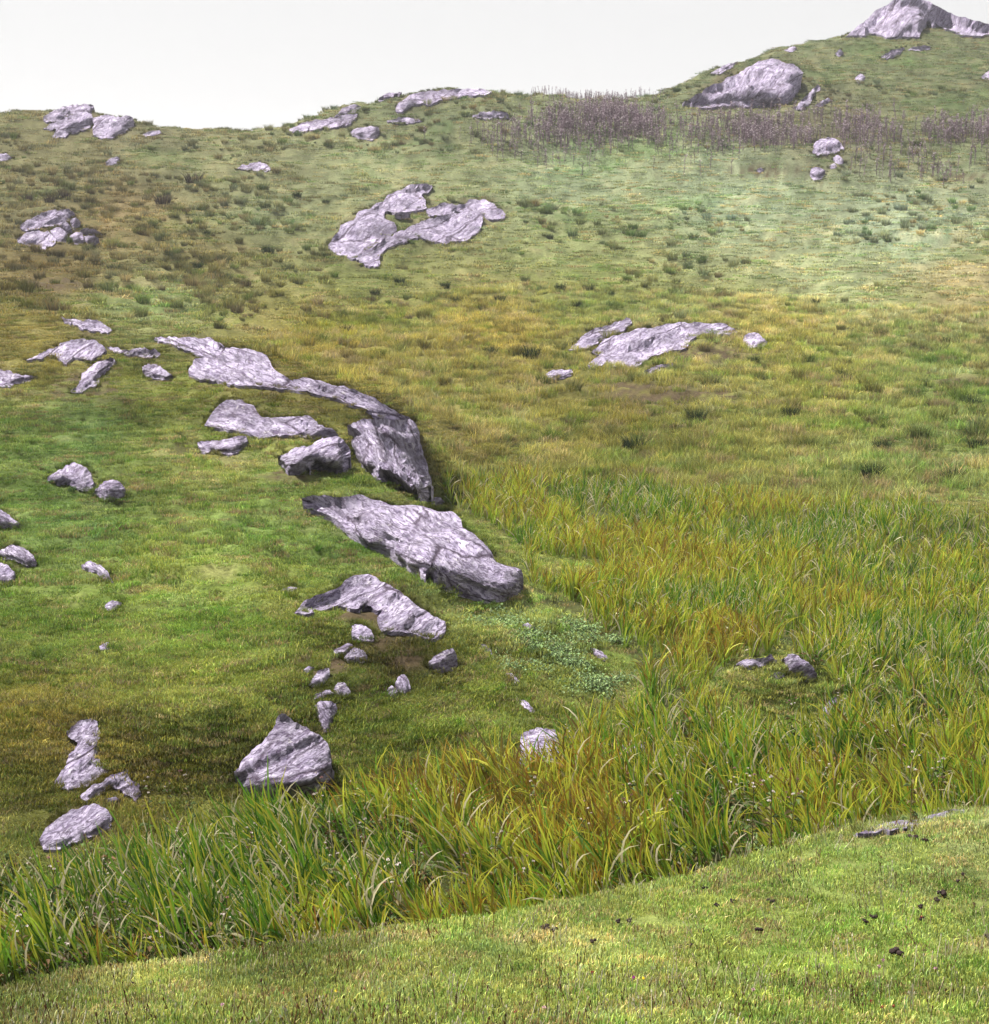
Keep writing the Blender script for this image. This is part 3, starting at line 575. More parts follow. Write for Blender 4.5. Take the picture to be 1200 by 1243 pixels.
def in_iris(px, py, x, y, z):
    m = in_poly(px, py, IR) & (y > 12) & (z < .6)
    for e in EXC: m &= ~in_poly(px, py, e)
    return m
def variegate(c, x, y, seed=0, amt=1.):
    P = np.stack([x, y], -1); D = np.maximum(y, 5)[..., None]
    n1 = fbm(P*.45, 3, 31+seed)[..., None]; n2 = fbm(P*1.6, 3, 41+seed)[..., None]; n3 = fbm(P*.18, 2, 51+seed)[..., None]
    c = c*(1+amt*(.30*n1+.30*n2))
    straw = np.clip(n2*1.3+n1*.9-.15, 0, 1)*amt; c = c*(1-straw*.45)+c.mean(-1, keepdims=True)*np.array([1.32, 1.08, .58])*straw*.45
    lush = np.clip(-n2*1.2+n3*1.4-.3, 0, 1)*amt; c = c*(1-lush*.5)+c*np.array([.62, .95, .5])*lush*.5
    return np.clip(c, .003, .9)
KG = 1/3.0
def soil_shade_at(px, py, x, y):
    """bare soil along the foot and rim of the rocks and in a few scrapes, plus painted tuft shade in the sedge"""
    P = np.stack([x, y], -1); nz = rast(RB, px, py); f1 = fbm(P*2.5, 2, 77); f2 = fbm(P*3, 3, 78)
    soil = np.clip(nz*1.5-.2+.5*f1, 0, .7)*(nz > .02)
    for sx, sy, rx, ry in ((470, 770, 46, 16), (500, 800, 34, 16), (480, 830, 40, 16), (395, 812, 34, 30), (440, 745, 50, 10), (120, 790, 22, 8), (350, 575, 30, 8), (250, 545, 45, 10), (100, 470, 50, 14), (105, 875, 16, 10), (820, 480, 80, 14), (760, 470, 60, 10), (850, 430, 70, 14), (930, 208, 40, 8), (1160, 465, 35, 7), (40, 895, 10, 5), (60, 345, 40, 10), (1175, 215, 25, 5)):  # the broad sedge patch is dark tuft shading put into the ground colour
        g = np.exp(-(((px-sx)/rx)**2+((py-sy)/ry)**2)); soil = np.maximum(soil, np.clip(g*1.7*(.6+1.1*f2), 0, .95)*(y > 14))
    return soil
def land():
    px, py = PX2, PY2
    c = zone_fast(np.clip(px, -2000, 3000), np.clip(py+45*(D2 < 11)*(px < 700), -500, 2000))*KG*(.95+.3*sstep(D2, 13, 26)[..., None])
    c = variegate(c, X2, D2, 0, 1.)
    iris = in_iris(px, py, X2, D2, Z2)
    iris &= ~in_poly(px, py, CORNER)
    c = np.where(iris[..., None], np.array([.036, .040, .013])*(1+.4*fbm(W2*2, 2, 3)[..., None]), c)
    soil = soil_shade_at(px, py, X2, D2)
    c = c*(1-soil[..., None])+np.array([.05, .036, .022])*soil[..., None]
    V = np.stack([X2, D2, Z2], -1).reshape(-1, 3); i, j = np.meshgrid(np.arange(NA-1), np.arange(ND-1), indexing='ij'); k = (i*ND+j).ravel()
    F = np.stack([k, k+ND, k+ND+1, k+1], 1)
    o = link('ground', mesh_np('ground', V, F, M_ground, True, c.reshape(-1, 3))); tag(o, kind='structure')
land()

# ------------------------------------------------------------------ scattering of uncountable growth (geometry nodes)
LIB = bpy.data.collections.new('growth')
def lib(name, meshes):
    c = bpy.data.collections.new(name)
    for i, me in enumerate(meshes): c.objects.link(bpy.data.objects.new('%s_%02d' % (name, i), me))
    return c
def scatter(name, P, scl, rot, vi, tint, coll, label, cat):
    me = bpy.data.meshes.new(name); n = len(P); me.vertices.add(n); me.vertices.foreach_set('co', np.asarray(P, np.float32).ravel())
    for an, ty, dat in (('scl', 'FLOAT_VECTOR', scl), ('rot', 'FLOAT_VECTOR', rot), ('tint', 'FLOAT_VECTOR', tint)):
        me.attributes.new(an, ty, 'POINT').data.foreach_set('vector', np.ascontiguousarray(dat, np.float32).ravel())
    me.attributes.new('vi', 'INT', 'POINT').data.foreach_set('value', np.asarray(vi, np.int32))
    o = link(name, me); tag(o, label, cat, kind='stuff')
    ng = bpy.data.node_groups.new(name, 'GeometryNodeTree')
    ng.interface.new_socket('Geometry', in_out='INPUT', socket_type='NodeSocketGeometry'); ng.interface.new_socket('Geometry', in_out='OUTPUT', socket_type='NodeSocketGeometry')
    N = ng.nodes.new; L = ng.links.new; gi, go = N('NodeGroupInput'), N('NodeGroupOutput'); ip = N('GeometryNodeInstanceOnPoints'); ci = N('GeometryNodeCollectionInfo')
    ci.inputs['Collection'].default_value = coll; ci.inputs['Separate Children'].default_value = True; ci.inputs['Reset Children'].default_value = True
    ip.inputs['Pick Instance'].default_value = True
    def na(nm, ty):
        a = N('GeometryNodeInputNamedAttribute'); a.data_type = ty; a.inputs[0].default_value = nm; return a.outputs[0]
    L(gi.outputs[0], ip.inputs['Points']); L(ci.outputs[0], ip.inputs['Instance']); L(na('vi', 'INT'), ip.inputs['Instance Index'])
    L(na('rot', 'FLOAT_VECTOR'), ip.inputs['Rotation']); L(na('scl', 'FLOAT_VECTOR'), ip.inputs['Scale']); L(ip.outputs[0], go.inputs[0])
    o.modifiers.new('growth', 'NODES').node_group = ng
    return o
def blades(n, rad, h0, h1, wid, lean=.35, seg=2, seed=0, straw=.12, tuft=False):
    """a patch of n grass blades"""
    r = np.random.default_rng(seed); V, F, Cc = [], [], []
    for i in range(n):
        rr = rad*math.sqrt(r.random())*(1 if not tuft else .8); t = r.random()*6.283; x, y = rr*math.cos(t), rr*math.sin(t)
        h = r.uniform(h0, h1); d = r.random()*6.283 if not tuft else t+r.normal(0, .5); ln = abs(r.normal(0, lean))*h+(.35*h*rr/rad if tuft else 0)
        f = r.random()*6.283; wx, wy = math.cos(f)*wid*.5, math.sin(f)*wid*.5
        u_ = r.random(); s = u_ < straw; c = (np.array([1.6, 1.35, .95]) if u_ < straw*.65 else np.array([2.1, 2.0, 1.9])) if s else np.array([1., 1., 1.])*r.uniform(.65, 1.3)*np.array([r.uniform(.85, 1.15), 1, r.uniform(.7, 1.2)])
        b = len(V)
        for k in range(seg):
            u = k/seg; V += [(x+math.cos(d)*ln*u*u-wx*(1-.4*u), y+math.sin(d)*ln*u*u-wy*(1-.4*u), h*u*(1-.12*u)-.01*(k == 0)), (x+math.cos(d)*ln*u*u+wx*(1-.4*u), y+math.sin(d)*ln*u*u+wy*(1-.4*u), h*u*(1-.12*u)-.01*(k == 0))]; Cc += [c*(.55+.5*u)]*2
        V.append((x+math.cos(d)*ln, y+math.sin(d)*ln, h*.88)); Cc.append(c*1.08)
        for k in range(seg-1): F += [(b+2*k, b+2*k+1, b+2*k+3), (b+2*k, b+2*k+3, b+2*k+2)]
        F.append((b+2*seg-2, b+2*seg-1, b+2*seg))
    return V, F, Cc
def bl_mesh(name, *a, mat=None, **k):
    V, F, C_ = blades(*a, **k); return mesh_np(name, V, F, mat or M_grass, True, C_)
def samp(n, d0, d1, amax=.46):
    """n random places on the land between two depths, even over the ground"""
    u = rng.random(n); y = np.sqrt(d0*d0+(d1*d1-d0*d0)*u); a = rng.uniform(-amax, amax, n); x = a*y; z = zat(x, y)
    px, py = project(np.stack([x, y, z], 1)); return x, y, z, px, py
def turf(name, n, d0, d1, coll, nv, s0, s1, label, keep=None, mul=1., amt=1., zs=None, logd=False):
    if logd:
        y = np.exp(rng.uniform(math.log(d0), math.log(d1), n)); x = rng.uniform(-.46, .46, n)*y; z = zat(x, y); px, py = project(np.stack([x, y, z], 1))
    else: x, y, z, px, py = samp(n, d0, d1, .68 if d1 < 16 else .5)
    ok = (rast(RM, px, py) < .5) & ((y > 14) | (rast(RB, px, py) < .3)) & (~in_iris(px, py, x, y, z) | in_poly(px, py, CORNER) | (rng.random(n) < .3)) & (py > -30)
    ok &= rng.random(n) > soil_shade_at(px, py, x, y)*1.15
    if keep is not None: ok &= keep(x, y, z, px, py)
    x, y, z, px, py = x[ok], y[ok], z[ok], px[ok], py[ok]; m = len(x)
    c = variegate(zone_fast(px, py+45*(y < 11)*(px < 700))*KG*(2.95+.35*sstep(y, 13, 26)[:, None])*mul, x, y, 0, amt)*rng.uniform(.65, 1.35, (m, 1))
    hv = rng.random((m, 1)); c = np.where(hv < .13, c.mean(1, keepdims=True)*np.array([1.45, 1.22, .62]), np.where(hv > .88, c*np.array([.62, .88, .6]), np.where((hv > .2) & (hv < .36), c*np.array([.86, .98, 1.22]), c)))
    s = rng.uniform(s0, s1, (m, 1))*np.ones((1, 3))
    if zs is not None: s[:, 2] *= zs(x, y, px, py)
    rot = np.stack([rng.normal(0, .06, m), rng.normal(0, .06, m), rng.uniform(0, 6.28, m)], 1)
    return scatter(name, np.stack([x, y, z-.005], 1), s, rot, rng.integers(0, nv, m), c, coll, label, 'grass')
near_t = lib('near_turf', [bl_mesh('near_turf', 230, .15, .008, .026, .0046, seed=i, straw=.24, lean=.6) for i in range(5)])
mid_t = lib('mid_turf', [bl_mesh('mid_turf', 150, .2, .014, .05, .0085, seed=20+i, straw=.2, lean=.8) for i in range(5)])
far_t = lib('far_turf', [bl_mesh('far_turf', 90, .42, .03, .10, .024, seed=40+i, straw=.2, lean=.8) for i in range(5)])
sed_t = lib('sedge', [bl_mesh('sedge', 110, .34, .14, .34, .013, seed=60+i, straw=.22, lean=.55) for i in range(5)])
tus_t = lib('tussock', [bl_mesh('tussock', 150, .2, .16, .36, .012, seed=80+i, straw=.1, lean=.3, tuft=True) for i in range(5)])
turf('bank_turf', 14500, 4.5, 15.5, near_t, 5, .8, 1.25, 'short pale green turf covering the sunny bank', keep=lambda x, y, z, px, py: (z > .25) & (y < 15), amt=1.35)
turf('knoll_turf', 45000, 11.5, 52, mid_t, 5, .8, 1.4, 'short green turf covering the rocky knoll', keep=lambda x, y, z, px, py: y > 14.3-2.4*(px < 330), zs=lambda x, y, px, py: 1+.5*np.clip(fbm(np.stack([x, y], 1)*1.4, 2, 91)*2, -.6, 1.2))
turf('shelf_turf', 26000, 16.5, 23, mid_t, 5, .7, 1.2, 'longer turf on the steep little banks of the knoll and the islet', keep=lambda x, y, z, px, py: ((px < 620) & (py > 740) & (z > .1)) | ((px > 850) & (px < 1040) & (py > 780) & (py < 910)))
def sedge_keep(x, y, z, px, py):
    m = in_poly(px, py, [(300, 420), (430, 372), (620, 345), (800, 352), (950, 362), (1120, 372), (1320, 385), (1320, 630), (520, 620), (520, 520), (440, 470), (340, 440)])
    return m
turf('sedge_grass', 15000, 38, 92, sed_t, 5, .7, 1.25, 'tawny yellow sedge filling the flat between iris bed and meadow', keep=lambda *k: sedge_keep(*k), amt=1.2, mul=1.2)
turf('meadow_turf', 46000, 48, 165, far_t, 5, .7, 1.5, 'pale grazed grass of the meadow and hillsides', keep=lambda *k: ~(sedge_keep(*k) & (rng.random(len(k[0])) < .8)), zs=lambda x, y, px, py: 1+.9*np.clip(fbm(np.stack([x, y], 1)*.8, 2, 92)*2, -.7, 1.3)*sstep(px, 900, 300))
# rougher, browner tufts on the upper slope at the low end of the ridge, and a sprinkle over the rest
def rough_keep(x, y, z, px, py):
    pr = .03+.42*(fbm(np.stack([x, y], 1)*.11, 2, 97) > .12)+.75*in_poly(px, py, [(-100, 190), (120, 205), (330, 230), (420, 330), (300, 400), (150, 350), (-100, 370)])+.18*(sedge_keep(x, y, z, px, py))
    return (rng.random(len(x)) < pr*(.4+1.2*(fbm(np.stack([x, y], 1)*.35, 2, 93) > -.05)))
turf('rough_tufts', 12000, 46, 135, tus_t, 5, .4, 1.7, 'rough tawny and dark tufts over the upper slope', keep=rough_keep, mul=.72, amt=1.6)
turf('knoll_tufts', 1500, 15, 48, tus_t, 5, .22, .5, 'longer green tufts dotted through the knoll turf', keep=lambda x, y, z, px, py: (px < 640) & (fbm(np.stack([x, y], 1)*.9, 2, 95) > .0), mul=.85, amt=1.4)

# grass hanging over and standing against the edges of the rocks
def fringe():
    P_, S_ = [], []
    for p in ALLP:
        B = smooth_poly(p, 2.2); c = B.mean(0); B = B+rng.normal(0, .8, B.shape)
        out = B-c; out /= np.maximum(np.hypot(*out.T), 1e-6)[:, None]
        keep = (rng.random(len(B)) < .75*(.35+1.1*(fbm(B/14, 2, 5)+.35)))
        Q = (B+out*np.where(out[:, 1:] > 0, 2.0, 1.0))[keep]
        Q = Q[(Q[:, 0] > -40) & (Q[:, 0] < 1240) & (Q[:, 1] > 0)]
        if not len(Q): continue
        D = hit(Q[:, 0], Q[:, 1]); med = np.median(D); D = np.where(D > med*1.25, med, D); a, t = ray(Q[:, 0], Q[:, 1]); x = a*D
        P_.append(np.stack([x, D, zat(x, D)-.01], 1)); S_.append(np.where(D < 55, .2+.003*D, .35+.002*D)*rng.uniform(.6, 1.5, len(D)))
    P = np.concatenate(P_); s = np.concatenate(S_); px, py = project(P); m = len(P)
    ok = ~in_iris(px, py, P[:, 0], P[:, 1], P[:, 2]); P, s, px, py = P[ok], s[ok], px[ok], py[ok]; m = len(P)
    c = variegate(zone_fast(px, py)*KG*2.3, P[:, 0], P[:, 1], 0, 1.2)*rng.uniform(.5, 1.15, (m, 1))
    scatter('rock_edge_grass', P, np.stack([s, s, s*rng.uniform(.5, 1.1, m)], 1), np.stack([rng.normal(0, .15, m), rng.normal(0, .15, m), rng.uniform(0, 6.28, m)], 1), rng.integers(0, 5, m), c, tus_t, 'longer grass growing along the edges of the rocks', 'grass')
fringe()

# ------------------------------------------------------------------ yellow flag irises
G1, G2, G3 = np.array([.032, .10, .010]), np.array([.11, .22, .02]), np.array([.26, .36, .034])
YL, BR, OR, ST = np.array([.54, .49, .055]), np.array([.12, .055, .018]), np.array([.38, .18, .025]), np.array([.62, .56, .38])
def iris_leaf(r, k, n, h, brown):
    """one sword leaf of a fan, in plant space: returns V, F, colours"""
    f = (k-(n-1)/2)/max(n-1, 1); fan = f*.8+r.normal(0, .1); hh = h*(1-.28*abs(f))*r.uniform(.75, 1.08)
    wd = r.uniform(.015, .024); seg = 6; bend = abs(r.normal(.0, .16))+(r.uniform(.4, .9) if r.random() < .12 else 0.); sgn = 1 if fan > 0 else -1
    if r.random() < .2: sgn = -sgn
    yaw = r.normal(0, .45); dep = r.normal(0, .16); u = r.random()
    base = (G1, G2, G3 if brown > .1 else G2)[r.integers(0, 3)]*r.uniform(.8, 1.2)
    tip = base*1.25
    if u < brown*.45: tip = OR*r.uniform(.7, 1.2); base = base*.6+BR*.4
    elif u < brown*.8: tip = BR*r.uniform(.8, 1.6); base = base*.5+OR*.35
    elif u < brown*.8+(.40 if brown > .1 else .22): tip = YL*r.uniform(.7, 1.1); base = base*.7+G3*.4
    elif u < brown*.8+.43: tip = ST*r.uniform(.7, 1.1); base = ST*.45; bend += .35
    V, C_, ang, x, z, y = [], [], fan*.55, f*.05, -.03, r.normal(0, .012)
    L_ = hh/seg
    for s in range(seg+1):
        t = s/seg; ww = wd*(1-.25*t) if t < .7 else wd*(.82*max(0, (1-t)/.3)**.7+.02)
        cx, sx = math.cos(yaw), math.sin(yaw)
        nx, nz = math.cos(ang), -math.sin(ang)
        V += [(x-nx*ww*.5*cx, y-sx*ww*.5, z-nz*ww*.5*cx), (x+nx*ww*.5*cx, y+sx*ww*.5, z+nz*ww*.5*cx)]
        C_ += [base*(1-t**1.6)+tip*t**1.6]*2
        ang += sgn*bend*(.12+.45*t*t)+fan*.05
        x += math.sin(ang)*L_; z += math.cos(ang)*L_; y += dep*L_*t
    F = [(2*s, 2*s+1, 2*s+3, 2*s+2) for s in range(seg)]
    return np.array(V), F, np.array(C_)
NIV = 16; IRIS = []
for v in range(NIV):
    r = np.random.default_rng(300+v); n = int(r.integers(6, 10)); brown = (.03, .28, .62)[v % 3] if v < 12 else .95
    IRIS.append([iris_leaf(r, k, n, r.uniform(.62, .86), brown) for k in range(n)])
def join(parts):
    V, F, C_, b = [], [], [], 0
    for p in parts: V.append(p[0]); F += [tuple(i+b for i in f) for f in p[1]]; C_.append(p[2]); b += len(p[0])
    return np.concatenate(V), F, np.concatenate(C_)
iris_lib = lib('iris', [mesh_np('iris', *join(v)[:2], M_iris, True, join(v)[2]) for v in IRIS])
LEAFM = [[mesh_np('leaf', p[0], p[1], M_iris, True, p[2]) for p in v] for v in IRIS]
def whereabouts(px, py):
    if px < 240: return 'at the weedy end of the hollow', 'at the weedy end'
    if px < 480: return 'below the wedge-shaped layered boulder', 'below the wedge-shaped boulder'
    if px < 780: return 'below the low pale boulder', 'below the low pale boulder'
    return 'towards the pale bank ledge', 'towards the bank ledge'
def irises():
    n = 74000; x, y, z, px, py = samp(n, 12, 48, .52)
    ok = in_iris(px, py, x, y, z) & (rng.random(n) < np.clip(1.35-.025*y, .42, 1))
    lowleft = in_poly(px, py, [(-200, 1000), (120, 1060), (225, 1090), (225, 1260), (-200, 1260)])
    ok &= ~(lowleft & (rng.random(n) > .7)) & (rast(RM, px, py-2) < .5)
    gap = fbm(np.stack([x, y], 1)*.5, 2, 61); ok &= (gap > -.42) | (rng.random(n) < .4)
    clump = fbm(np.stack([x, y], 1)*1.5, 2, 62); ok &= rng.random(n) < .35+.65*sstep(clump, -.45, .05)
    # thin out towards the ragged upper edge
    ok &= (py > 625) | (rng.random(n) < .75)
    x, y, z, px, py = [q[ok] for q in (x, y, z, px, py)]; m = len(x)
    bn = fbm(np.stack([x, y], 1)*.33, 2, 66)+.55*np.exp(-(((px-740)/110)**2+((py-730)/55)**2))+.25*np.exp(-(((px-560)/60)**2+((py-650)/30)**2))-.6*np.exp(-(((px-300)/260)**2+((py-1050)/110)**2))-.06
    cls = np.clip(((bn+rng.normal(0, .28, m))*2.2+1.2), 0, 3.2).astype(int); vi = np.where(cls >= 3, rng.integers(12, 16, m), rng.integers(0, 4, m)*3+np.minimum(cls, 2))
    s = rng.uniform(.6, 1.12, m)*(.84+.16*sstep(py, 760, 980))*(1+.30*fbm(np.stack([x, y], 1)*1.5, 2, 62))
    left = sstep(py, 820, 950); lean = -.40*left+.08*(1-left)+rng.normal(0, .13, m)
    yaw = rng.normal(0, .65, m)+np.where(rng.random(m) < .5, math.pi, 0)
    # vertical fan turned by yaw, then leaned by the wind about the depth axis
    rot = np.empty((m, 3))
    from mathutils import Matrix
    for i in range(m):
        e = (Matrix.Rotation(lean[i], 3, 'Y') @ Matrix.Rotation(rng.normal(0, .08), 3, 'X') @ Matrix.Rotation(yaw[i], 3, 'Z')).to_euler(); rot[i] = e
    P = np.stack([x, y, z-.01], 1)
    shown = (px > 5) & (px < 1195) & (py-.5*FPX/y < np.interp(px, [c[0] for c in crest], [c[1] for c in crest]))
    o = np.argsort(np.where(shown, y, 1e3))[:300]; sel = np.zeros(m, bool); sel[o] = True
    for i in o:
        e = link('iris_plant', None, loc=P[i]); e.rotation_euler = rot[i]; e.scale = (s[i],)*3; e.empty_display_size = .1
        v = int(vi[i])
        wh = whereabouts(px[i], py[i]); kd = ('deep green', 'green and yellow', 'yellowing brown-tipped')[v % 3] if v < 12 else 'withered brown'
        tag(e, kd+' sword-leaved iris '+wh[0], 'iris', kd+' irises '+wh[1])
        for lm in LEAFM[v]: link('leaf', lm, e)
    k = ~sel
    scatter('iris_bed', P[k], np.repeat(s[k, None], 3, 1), rot[k], vi[k], np.ones((k.sum(), 3)), iris_lib, 'dense bed of green, yellow and brown iris leaves filling the hollow', 'iris')
    print('IRIS', m)
irises()

# ------------------------------------------------------------------ silverweed
def rosette(seed):
    r = np.random.default_rng(seed); V, F, C_ = [], [], []
    for i in range(26):
        x, y = r.normal(0, .09, 2); h = r.uniform(.01, .10); d = r.random()*6.28; L_ = r.uniform(.018, .048); wd = L_*.36; tl = r.normal(.1, .7)
        dx, dy = math.cos(d), math.sin(d); b = len(V); c = np.array([.12, .175, .075])*r.uniform(.45, 1.6)*np.array([r.uniform(.85, 1.15), 1, r.uniform(.7, 1.2)])
        V += [(x, y, h), (x+dx*L_*.5-dy*wd, y+dy*L_*.5+dx*wd, h+L_*.5*tl+.012), (x+dx*L_, y+dy*L_, h+L_*tl), (x+dx*L_*.5+dy*wd, y+dy*L_*.5-dx*wd, h+L_*.5*tl+.012)]
        F.append((b, b+1, b+2, b+3)); C_ += [c]*4
    return mesh_np('silverweed', V, F, M_weed, True, C_)
sw_lib = lib('silverweed', [rosette(500+i) for i in range(5)])
x, y, z, px, py = samp(90000, 18, 30, .2)
swp = [(575, 750), (610, 740), (640, 745), (690, 770), (740, 792), (768, 822), (760, 850), (700, 852), (660, 838), (625, 815), (600, 790)]
ok = in_poly(px+75*fbm(np.stack([x, y], 1)*1.5, 3, 5), py+36*fbm(np.stack([x, y], 1)*1.7, 3, 15), swp) & (rng.random(90000) < .15*np.clip(.75+2.6*fbm(np.stack([x, y], 1)*1.3, 2, 6), .1, 2)) & (rast(RM, px, py) < .5)
q = np.stack([x, y, z], 1)[ok]; m = len(q)
scatter('silverweed_patch', q, rng.uniform(.7, 1.3, (m, 1))*np.ones(3), np.stack([rng.normal(0, .15, m), rng.normal(0, .15, m), rng.uniform(0, 6.28, m)], 1), rng.integers(0, 5, m), np.ones((m, 3)), sw_lib, 'patch of pale silvery green silverweed between the mound and the irises', 'silverweed')

# ------------------------------------------------------------------ stalky things
def tube(V, F, C_, p0, p1, r0, r1, c, n=4):
    p0, p1 = Vector(p0), Vector(p1); d = (p1-p0).normalized(); u = d.orthogonal().normalized(); v = d.cross(u); b = len(V)
    for p, r in ((p0, r0), (p1, r1)):
        for k in range(n): t = 6.283*k/n; V.append(tuple(p+u*(math.cos(t)*r)+v*(math.sin(t)*r))); C_.append(c)
    for k in range(n): F.append((b+k, b+(k+1) % n, b+n+(k+1) % n)); F.append((b+k, b+n+(k+1) % n, b+n+k))
def puff(V, F, C_, c0, rad, col, r, n=16, el=.35):
    c0 = Vector(c0)
    for k in range(n):                                            # a head of many thin tapering bristles
        d = Vector((r.normal(), r.normal(), abs(r.normal())*.9+.1)).normalized(); s = d.orthogonal().normalized()*rad*el; b = len(V); cc = np.array(col)*r.uniform(.6, 1.15)
        V += [tuple(c0), tuple(c0+d*rad*.8+s), tuple(c0+d*rad*1.1), tuple(c0+d*rad*.8-s)]; F += [(b, b+1, b+2), (b, b+2, b+3)]; C_ += [cc]*4
def thistle(seed, far_=False):
    """returns (stem mesh, [head meshes]) of a dead, seeding thistle"""
    r = np.random.default_rng(seed); V, F, C_ = [], [], []; h = r.uniform(.62, .95)*(1.25 if far_ else 1); w_ = .017 if far_ else .006
    cs = np.array([.20, .15, .18])*r.uniform(.5, 1.5) if far_ else np.array([.085, .07, .03])*r.uniform(.7, 1.4)
    lx, ly = r.normal(0, .06, 2); tube(V, F, C_, (0, 0, -.03), (lx*.5, ly*.5, h*.55), w_, w_*.8, cs); tube(V, F, C_, (lx*.5, ly*.5, h*.55), (lx, ly, h), w_*.8, w_*.45, cs)
    tips = [(lx, ly, h)]
    for k in range(int(r.integers(4, 7))):
        t = r.uniform(.5, .95); d = r.random()*6.28; L_ = r.uniform(.08, .2)*(1.2-.4*t); b = (lx*t, ly*t, h*t); e = (b[0]+math.cos(d)*L_*.6, b[1]+math.sin(d)*L_*.6, b[2]+L_)
        tube(V, F, C_, b, e, w_*.6, w_*.35, cs, 3); tips.append(e)
    for k in range(14 if not far_ else 9):                        # withered leaves
        t = r.uniform(.05, .85); d = r.random()*6.28; L_ = r.uniform(.05, .13)*(1.2-.5*t); x, y_, zz = lx*t, ly*t, h*t; dx, dy = math.cos(d), math.sin(d); b = len(V); wd = L_*.2
        c = cs*r.uniform(.6, 1.7) if (far_ or r.random() < .5) else np.array([.07, .10, .035])*r.uniform(.7, 1.3)
        V += [(x, y_, zz), (x+dx*L_*.55-dy*wd, y_+dy*L_*.55+dx*wd, zz+L_*.25), (x+dx*L_, y_+dy*L_, zz-L_*.15), (x+dx*L_*.55+dy*wd, y_+dy*L_*.55-dx*wd, zz+L_*.25)]; F += [(b, b+1, b+2), (b, b+2, b+3)]; C_ += [c]*4
    stem = (V, F, C_); heads = []
    for tp in tips:
        V, F, C_ = [], [], []; u = r.random()
        col = (.62, .55, .52) if u < .62 else (.30, .16, .16)
        if far_: col = (.46, .39, .43) if u < .6 else (.20, .14, .18)
        puff(V, F, C_, (tp[0], tp[1], tp[2]-.01), r.uniform(.013, .021)*(2.8 if far_ else 1), col, r, 18 if not far_ else 9, .3)
        heads.append((V, F, C_))
    return stem, heads
TH = [thistle(700+i) for i in range(7)]
THM = [(mesh_np('stem', *t[0][:2], M_weed, True, t[0][2]), [mesh_np('seed_head', *h[:2], M_weed, True, h[2]) for h in t[1]]) for t in TH]
def put_thistle(px, py, i, label, group, s=1., dlo=11.5):
    p = ground([px], [py], dlo, 60)[0]
    e = link('seeding_thistle', None, loc=p); e.rotation_euler = (random.gauss(0, .06), random.gauss(0, .06), random.random()*6.28); e.scale = (s,)*3; e.empty_display_size = .1
    st, hd = THM[i % 7]; link('stem', st, e)
    for h in hd: link('seed_head', h, e)
    tag(e, label, 'thistle', group)
spots = [(185, 1192), (145, 1195), (72, 1196), (30, 1185), (115, 1170), (60, 1150), (160, 1150), (238, 1190), (265, 1185), (52, 1110), (128, 1110), (95, 1085), (205, 1090)]
for i, (a, b) in enumerate(spots): put_thistle(a, b, i, 'seeding thistle with pale fluffy heads among weeds at the open end of the iris bed', 'thistles in the weedy corner', random.uniform(.6, .95))
spots2 = [(180, 1010), (200, 1000), (235, 1015), (300, 1075), (345, 1090), (372, 1035), (445, 1060), (505, 1020), (500, 1090), (555, 1105), (600, 1085), (640, 1105), (585, 1040), (650, 1010), (700, 1050), (770, 1010), (760, 1060), (820, 975), (815, 1015), (880, 1010), (905, 985), (935, 1070), (955, 1055), (912, 1068), (1000, 985), (1075, 925), (1015, 900), (1140, 990), (1105, 1000), (1125, 985), (960, 925), (690, 935), (430, 1000), (395, 1120), (470, 1130)]
for i, (a, b) in enumerate(spots2): put_thistle(a, b, i+3, 'pale-headed seeding thistle among iris leaves '+whereabouts(a, b)[0], 'thistles among irises '+whereabouts(a, b)[1], random.uniform(.7, .98))
